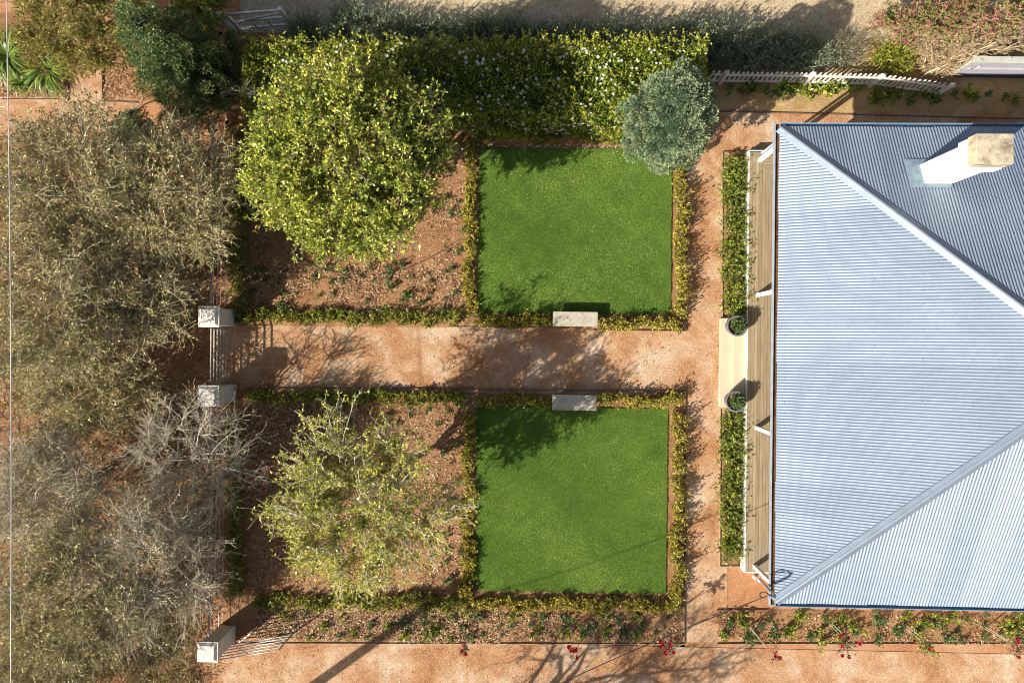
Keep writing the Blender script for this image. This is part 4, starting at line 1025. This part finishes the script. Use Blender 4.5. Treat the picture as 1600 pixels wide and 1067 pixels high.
# single bare sticks poking out by the cypress
def stick(px0, py0, z0, px1, py1, z1, label, seed, n=26, mat='twig'):
    rg = np.random.default_rng(seed); A = G3(px0, py0, z0); B = G3(px1, py1, z1)
    r = thing('bare_branch', (A[0], A[1], 0), label, 'branch')
    A = A-[A[0], A[1], 0]+[0, 0, 0]; A = np.array([0, 0, z0]); Bq = B-np.array([G(px0, py0, z0)[0], G(px0, py0, z0)[1], 0])
    P = curves(A[None], Bq[None], 9, .12, rg, .1); V, F = tubes(P, np.linspace(.028, .012, 9)[None], 7); link('limb', mesh('limb', V, F, M[mat], smooth=True), r)
    if n:
        k = rg.integers(3, 9, n); S0 = P[0, k]; D = unit((Bq-A)*.6+rg.normal(size=(n, 3))*.8); E = S0+D*rg.uniform(.2, .6, n)[:, None]
        W = curves(S0, E, 5, .2, rg); V, F = tubes(W, np.linspace(.012, .005, 5)[None].repeat(n, 0), 4); link('twigs', mesh('twigs', V, F, M[mat]), r)
stick(300, 178, .05, 385, 148, 1.9, 'pale bare branch with many twigs reaching between cypress and green tree', 460, 60)
stick(200, 176, .02, 241, 131, .5, 'thin dark stick lying across the litter beside the orange path', 461, 0, 'twigb')

# strappy clumps
def strap_clump(px, py, rad, n, label, seed):
    rg = np.random.default_rng(seed); x, y = G(px, py, .3)
    r = thing('strappy_plant', (x, y, .02), label, 'plant', 'strappy clumps in the corner bed')
    k = 6; a = rg.uniform(0, 6.283, n); ln = rad*rg.uniform(.6, 1.1, n); h = rg.uniform(.25, .6, n)
    t = np.linspace(0, 1, k)
    cen = np.stack([np.cos(a)[:, None]*ln[:, None]*t, np.sin(a)[:, None]*ln[:, None]*t, h[:, None]*(2.2*t-1.9*t*t)+.02], -1)
    cen[..., 2] = np.maximum(cen[..., 2], .02)
    sd = np.stack([-np.sin(a), np.cos(a), np.zeros(n)], 1)[:, None]*(np.array([.7, 1, 1, .85, .6, .08])*.019)[None, :, None]
    V = np.stack([cen-sd, cen+sd], 2).reshape(-1, 3)
    i = np.arange(n*k*2).reshape(n, k, 2); F = np.stack([i[:, :-1, 0], i[:, :-1, 1], i[:, 1:, 1], i[:, 1:, 0]], -1).reshape(-1, 4)
    tag(link('leaves', mesh('leaves', V, F, L['strap'], np.repeat(rg.uniform(size=n), k*2)), r), kind='stuff')
    MB().lathe([(.09, 0), (.07, .08), (0, .12)], 10).build('crown_base', M['twigb'], r)
strap_clump(72, 106, 1.0, 170, 'strappy green clump in the sun beside the short orange path', 470)
strap_clump(6, 84, 1.0, 170, 'strappy dark green clump cut off by the left edge', 471)
strap_clump(28, 128, .5, 50, 'small strappy clump in shade below the larger ones', 472)

# ------------------------------------------------------------------ shrubs along the veranda
for i, (px, py, rx, ry) in enumerate(((1152, 268, .36, .5), (1148, 300, .4, .45), (1153, 345, .36, .55), (1150, 395, .4, .6), (1150, 430, .42, .5), (1152, 470, .38, .5),
                                      (1146, 668, .36, .55), (1147, 710, .38, .55), (1146, 755, .38, .55), (1145, 800, .4, .6), (1146, 850, .4, .5))):
    x, y = G(px, py, .3)
    up_ = i < 6
    lab = (ORD[5-i]+' leafy shrub above the upper pot in the veranda bed' if up_ else ORD[i-6]+' leafy shrub below the lower pot in the veranda bed')
    bush('veranda_shrub', lab, 'shrub', 'shrubs above the steps' if up_ else 'shrubs below the steps', x, y, rx*1.15, ry*1.15, .55, 160, 12, .078, .036, L['shrub'], 500+i, radial=.75, lean=.34, spread=.9)

# ------------------------------------------------------------------ small plants, copied from prototypes
def proto(n, rx, h, lv, lL, lW, lm, seed, red=0):
    rg = np.random.default_rng(seed)
    V, F, rr, sV, sF = shoots(n, rx, rx, h, lv, lL, lW, rg, .3, .1, radial=.7)
    return mesh('small_plant', V, F, lm, rr)
SP = [proto(5+k, .05+.012*k, .12+.02*k, 8+k, .06, .028, L['rose'], 600+k) for k in range(6)]
SG = [proto(8, .13, .22, 13, .07, .034, L['shrub'], 610+k) for k in range(3)]
def scatter(name, protos, spots, label, cat, group, z=.04, s=(.6, 1.5)):
    for (px, py) in spots:
        x, y = G(px, py, .1)
        o = link(name, random.choice(protos), None, (x, y, z), random.uniform(0, 6.28), random.uniform(*s))
        tag(o, label, cat, group)
def grid(px0, py0, px1, py1, nx, ny, j=.35, drop=.15):
    out = []
    for iy in range(ny):
        for ix in range(nx):
            if random.random() < drop: continue
            out.append((px0+(px1-px0)*(ix+.5+random.uniform(-j, j))/nx, py0+(py1-py0)*(iy+.5+random.uniform(-j, j))/ny))
    return out
scatter('seedling', SP, grid(390, 412, 728, 486, 15, 4, j=.48, drop=.2), 'small dark green seedling in the bed under the dense green tree', 'seedling', 'seedlings in the upper bed')
scatter('seedling', SP, grid(690, 300, 728, 410, 2, 5), 'small dark green seedling in the bare strip right of the dense green tree', 'seedling', 'seedlings in the bare strip')
scatter('seedling', SP, grid(410, 632, 725, 665, 10, 2, drop=.3)+grid(690, 690, 728, 920, 2, 9), 'small dark green seedling in the bed round the thin yellow-green tree', 'seedling', 'seedlings in the lower bed')
scatter('rose_bush', SP+SG, grid(420, 958, 1062, 1000, 26, 3, drop=.2), 'low leafy rose bush in the leaf-strewn bed along the bottom path', 'rose bush', 'low roses in the bottom bed', s=(.8, 1.5))
scatter('rose_bush', SP+SG, grid(1125, 958, 1600, 1000, 20, 3, drop=.15), 'low leafy rose bush in the bed below the house', 'rose bush', 'low roses below the house', s=(1.0, 1.8))
scatter('bed_plant', SG+SP, grid(1135, 136, 1230, 148, 7, 1, drop=0)+grid(1360, 140, 1600, 158, 12, 1, drop=0)+[(1372, 160), (1420, 162), (1455, 158)], 'low green plant in the shaded part of the mulched bed', 'plant', 'low plants in the shaded mulch', s=(1.3, 2.0))
scatter('bed_plant', SG, grid(1215, 132, 1340, 145, 9, 1, drop=0), 'low green plant in the sunny part of the mulched bed', 'plant', 'low plants in the sunny mulch', s=(1.4, 2.0))

# standard roses with bare stems
def standard_rose(bx, by, tx, ty, h, lm, nfl, label, seed, n=26, rr=.22):
    rg = np.random.default_rng(seed); x, y = G(bx, by); tx_, ty_ = G(tx, ty, h)
    r = thing('standard_rose', (x, y, .03), label, 'rose', 'roses on bare stems along the bottom path')
    T = np.array([tx_-x, ty_-y, h])
    MB().tube([(0, 0, 0), tuple(T*.5+[.01, .01, 0]), tuple(T)], [.014, .011, .008], 6).build('stem', M['cane'], r, smooth=True)
    MB().box(.03, .055, .03, .055, 0, h*.75).build('stake', M['rail'], r)
    d = unit(rg.normal(size=(n, 3))+np.array([0, 0, -.1])); B = T+d*rr*rg.uniform(.5, 1.3, n)[:, None]
    P = curves(np.repeat(T[None], n, 0), B, 4, .15, rg); V, F = tubes(P, np.linspace(.006, .003, 4)[None].repeat(n, 0), 3); link('twigs', mesh('twigs', V, F, M['cane']), r)
    q = np.repeat(np.arange(n), 9); t = rg.uniform(.3, 1, len(q))[:, None]; X = P[q, 0]*(1-t)+P[q, 3]*t
    V, F = leaf_arrays(X, rg.normal(size=X.shape), .06*rg.uniform(.6, 1.2, len(q)), .034, rg)
    tag(link('foliage', mesh('foliage', V, F, lm, np.repeat(rg.uniform(size=len(q)), 4)), r), kind='stuff')
    for k in range(nfl):
        c0 = P[rg.integers(0, n), 3]
        C = np.repeat(c0[None], 12, 0); a = np.arange(12)*2.4
        D = np.stack([np.cos(a), np.sin(a), np.linspace(.2, 1.2, 12)], 1)
        V, F = leaf_arrays(C, D, .075, .06, rg, up=1.5)
        link('flower', mesh('flower', V, F, L['red'], np.repeat(rg.uniform(size=12), 4)), r)
standard_rose(726, 982, 727, 1014, 1.2, L['roser'], 4, 'thin standard rose with a few small red flowers below the lower bed', 700, 12, .18)
standard_rose(890, 978, 898, 1014, 1.35, L['roser'], 6, 'thin standard rose with a red flower cluster in the middle of the bottom path', 701, 12, .16)
standard_rose(1030, 972, 1046, 1008, 1.5, L['roser'], 13, 'standard rose with the largest red flower cluster near the cable', 702, 22, .24)
standard_rose(1168, 978, 1212, 1024, 1.9, L['roser'], 3, 'leaning long bare rose stem near the corner of the house', 703, 8, .18)
standard_rose(1298, 976, 1322, 1004, 1.1, L['roser'], 8, 'dark red leafed rose leaning over the path below the roof', 704, 46, .32)
standard_rose(1410, 976, 1448, 1010, 1.3, L['shrub'], 4, 'green rose with pale cane leaning over the path below the roof', 705, 42, .34)
standard_rose(1536, 980, 1588, 1012, 1.4, L['roser'], 3, 'rose with a long pale cane at the right edge below the roof', 706, 24, .26)

# ------------------------------------------------------------------ leaf litter and hose
def litter(name, boxes, label, seed, L0=.08, W0=.042, z=.052):
    rg = np.random.default_rng(seed); P = []
    for (px0, py0, px1, py1, n, cl) in boxes:
        x0, x1, y0, y1 = rect(px0, py0, px1, py1)
        n = int(n*1.35)
        X = np.stack([rg.uniform(x0, x1, n), rg.uniform(y0, y1, n), np.full(n, z)+rg.uniform(0, .015, n)], 1)
        if cl:
            f = np.sin(X[:, 0]*2.3+1)+np.sin(X[:, 1]*2.9+2)+np.sin(X[:, 0]*5.1-X[:, 1]*4.2)
            X = X[rg.uniform(size=n) < np.clip(.5+.3*f, .08, 1)]
        P.append(X)
    P = np.concatenate(P); n = len(P)
    V, F = leaf_arrays(P, rg.normal(size=(n, 3))*np.array([1, 1, .18]), L0*rg.uniform(.5, 1.2, n), W0*rg.uniform(.6, 1.2, n), rg, up=1.6)
    V[:, 2] = np.maximum(V[:, 2], z-.03)
    o = link(name, mesh(name, V, F, L['litter'], np.repeat(rg.beta(1.1, 1.2, n), 4))); tag(o, label, 'leaves', kind='stuff')
litter('leaf_litter', [(355, 200, 735, 490, 8000, 1), (380, 420, 720, 490, 3500, 1)], 'dry fallen leaves over the bed under the dense green tree', 800)
litter('leaf_litter', [(355, 618, 735, 935, 10500, 1), (385, 630, 560, 720, 2800, 0)], 'dry fallen leaves over the bed under the thin yellow-green tree', 801)
litter('leaf_litter', [(400, 945, 780, 1000, 5200, 0), (780, 945, 1065, 1000, 2400, 1)], 'pale and reddish fallen leaves along the bottom bed', 802)
litter('leaf_litter', [(1120, 955, 1600, 1002, 1600, 1), (1130, 245, 1168, 490, 250, 1), (1128, 645, 1168, 880, 250, 1)], 'scattered fallen leaves in the beds beside the house', 803)
litter('leaf_litter', [(163, 62, 330, 157, 1500, 0), (0, 110, 106, 152, 500, 0)], 'dry leaf litter beside the orange path in the corner', 804)
litter('leaf_litter', [(0, 200, 350, 1060, 14000, 0)], 'dry fallen leaves under the grey half-bare trees', 805, z=.02)
litter('leaf_litter', [(360, 520, 1060, 605, 500, 1), (340, 1008, 900, 1067, 170, 0), (1075, 200, 1125, 1000, 120, 1), (360, 598, 740, 612, 260, 0)], 'few stray leaves on the gravel paths', 806, .06, .03, .03)
hp = [G3(px, py, .06) for px, py in ((455, 385), (470, 402), (500, 420), (545, 429), (590, 429), (635, 420), (670, 404), (700, 386), (722, 372))]
o = MB().tube(hp, .011, 6).build('irrigation_hose', M['hose'], None, smooth=True); tag(o, 'thin dark irrigation hose curving across the bed under the green tree', 'hose')
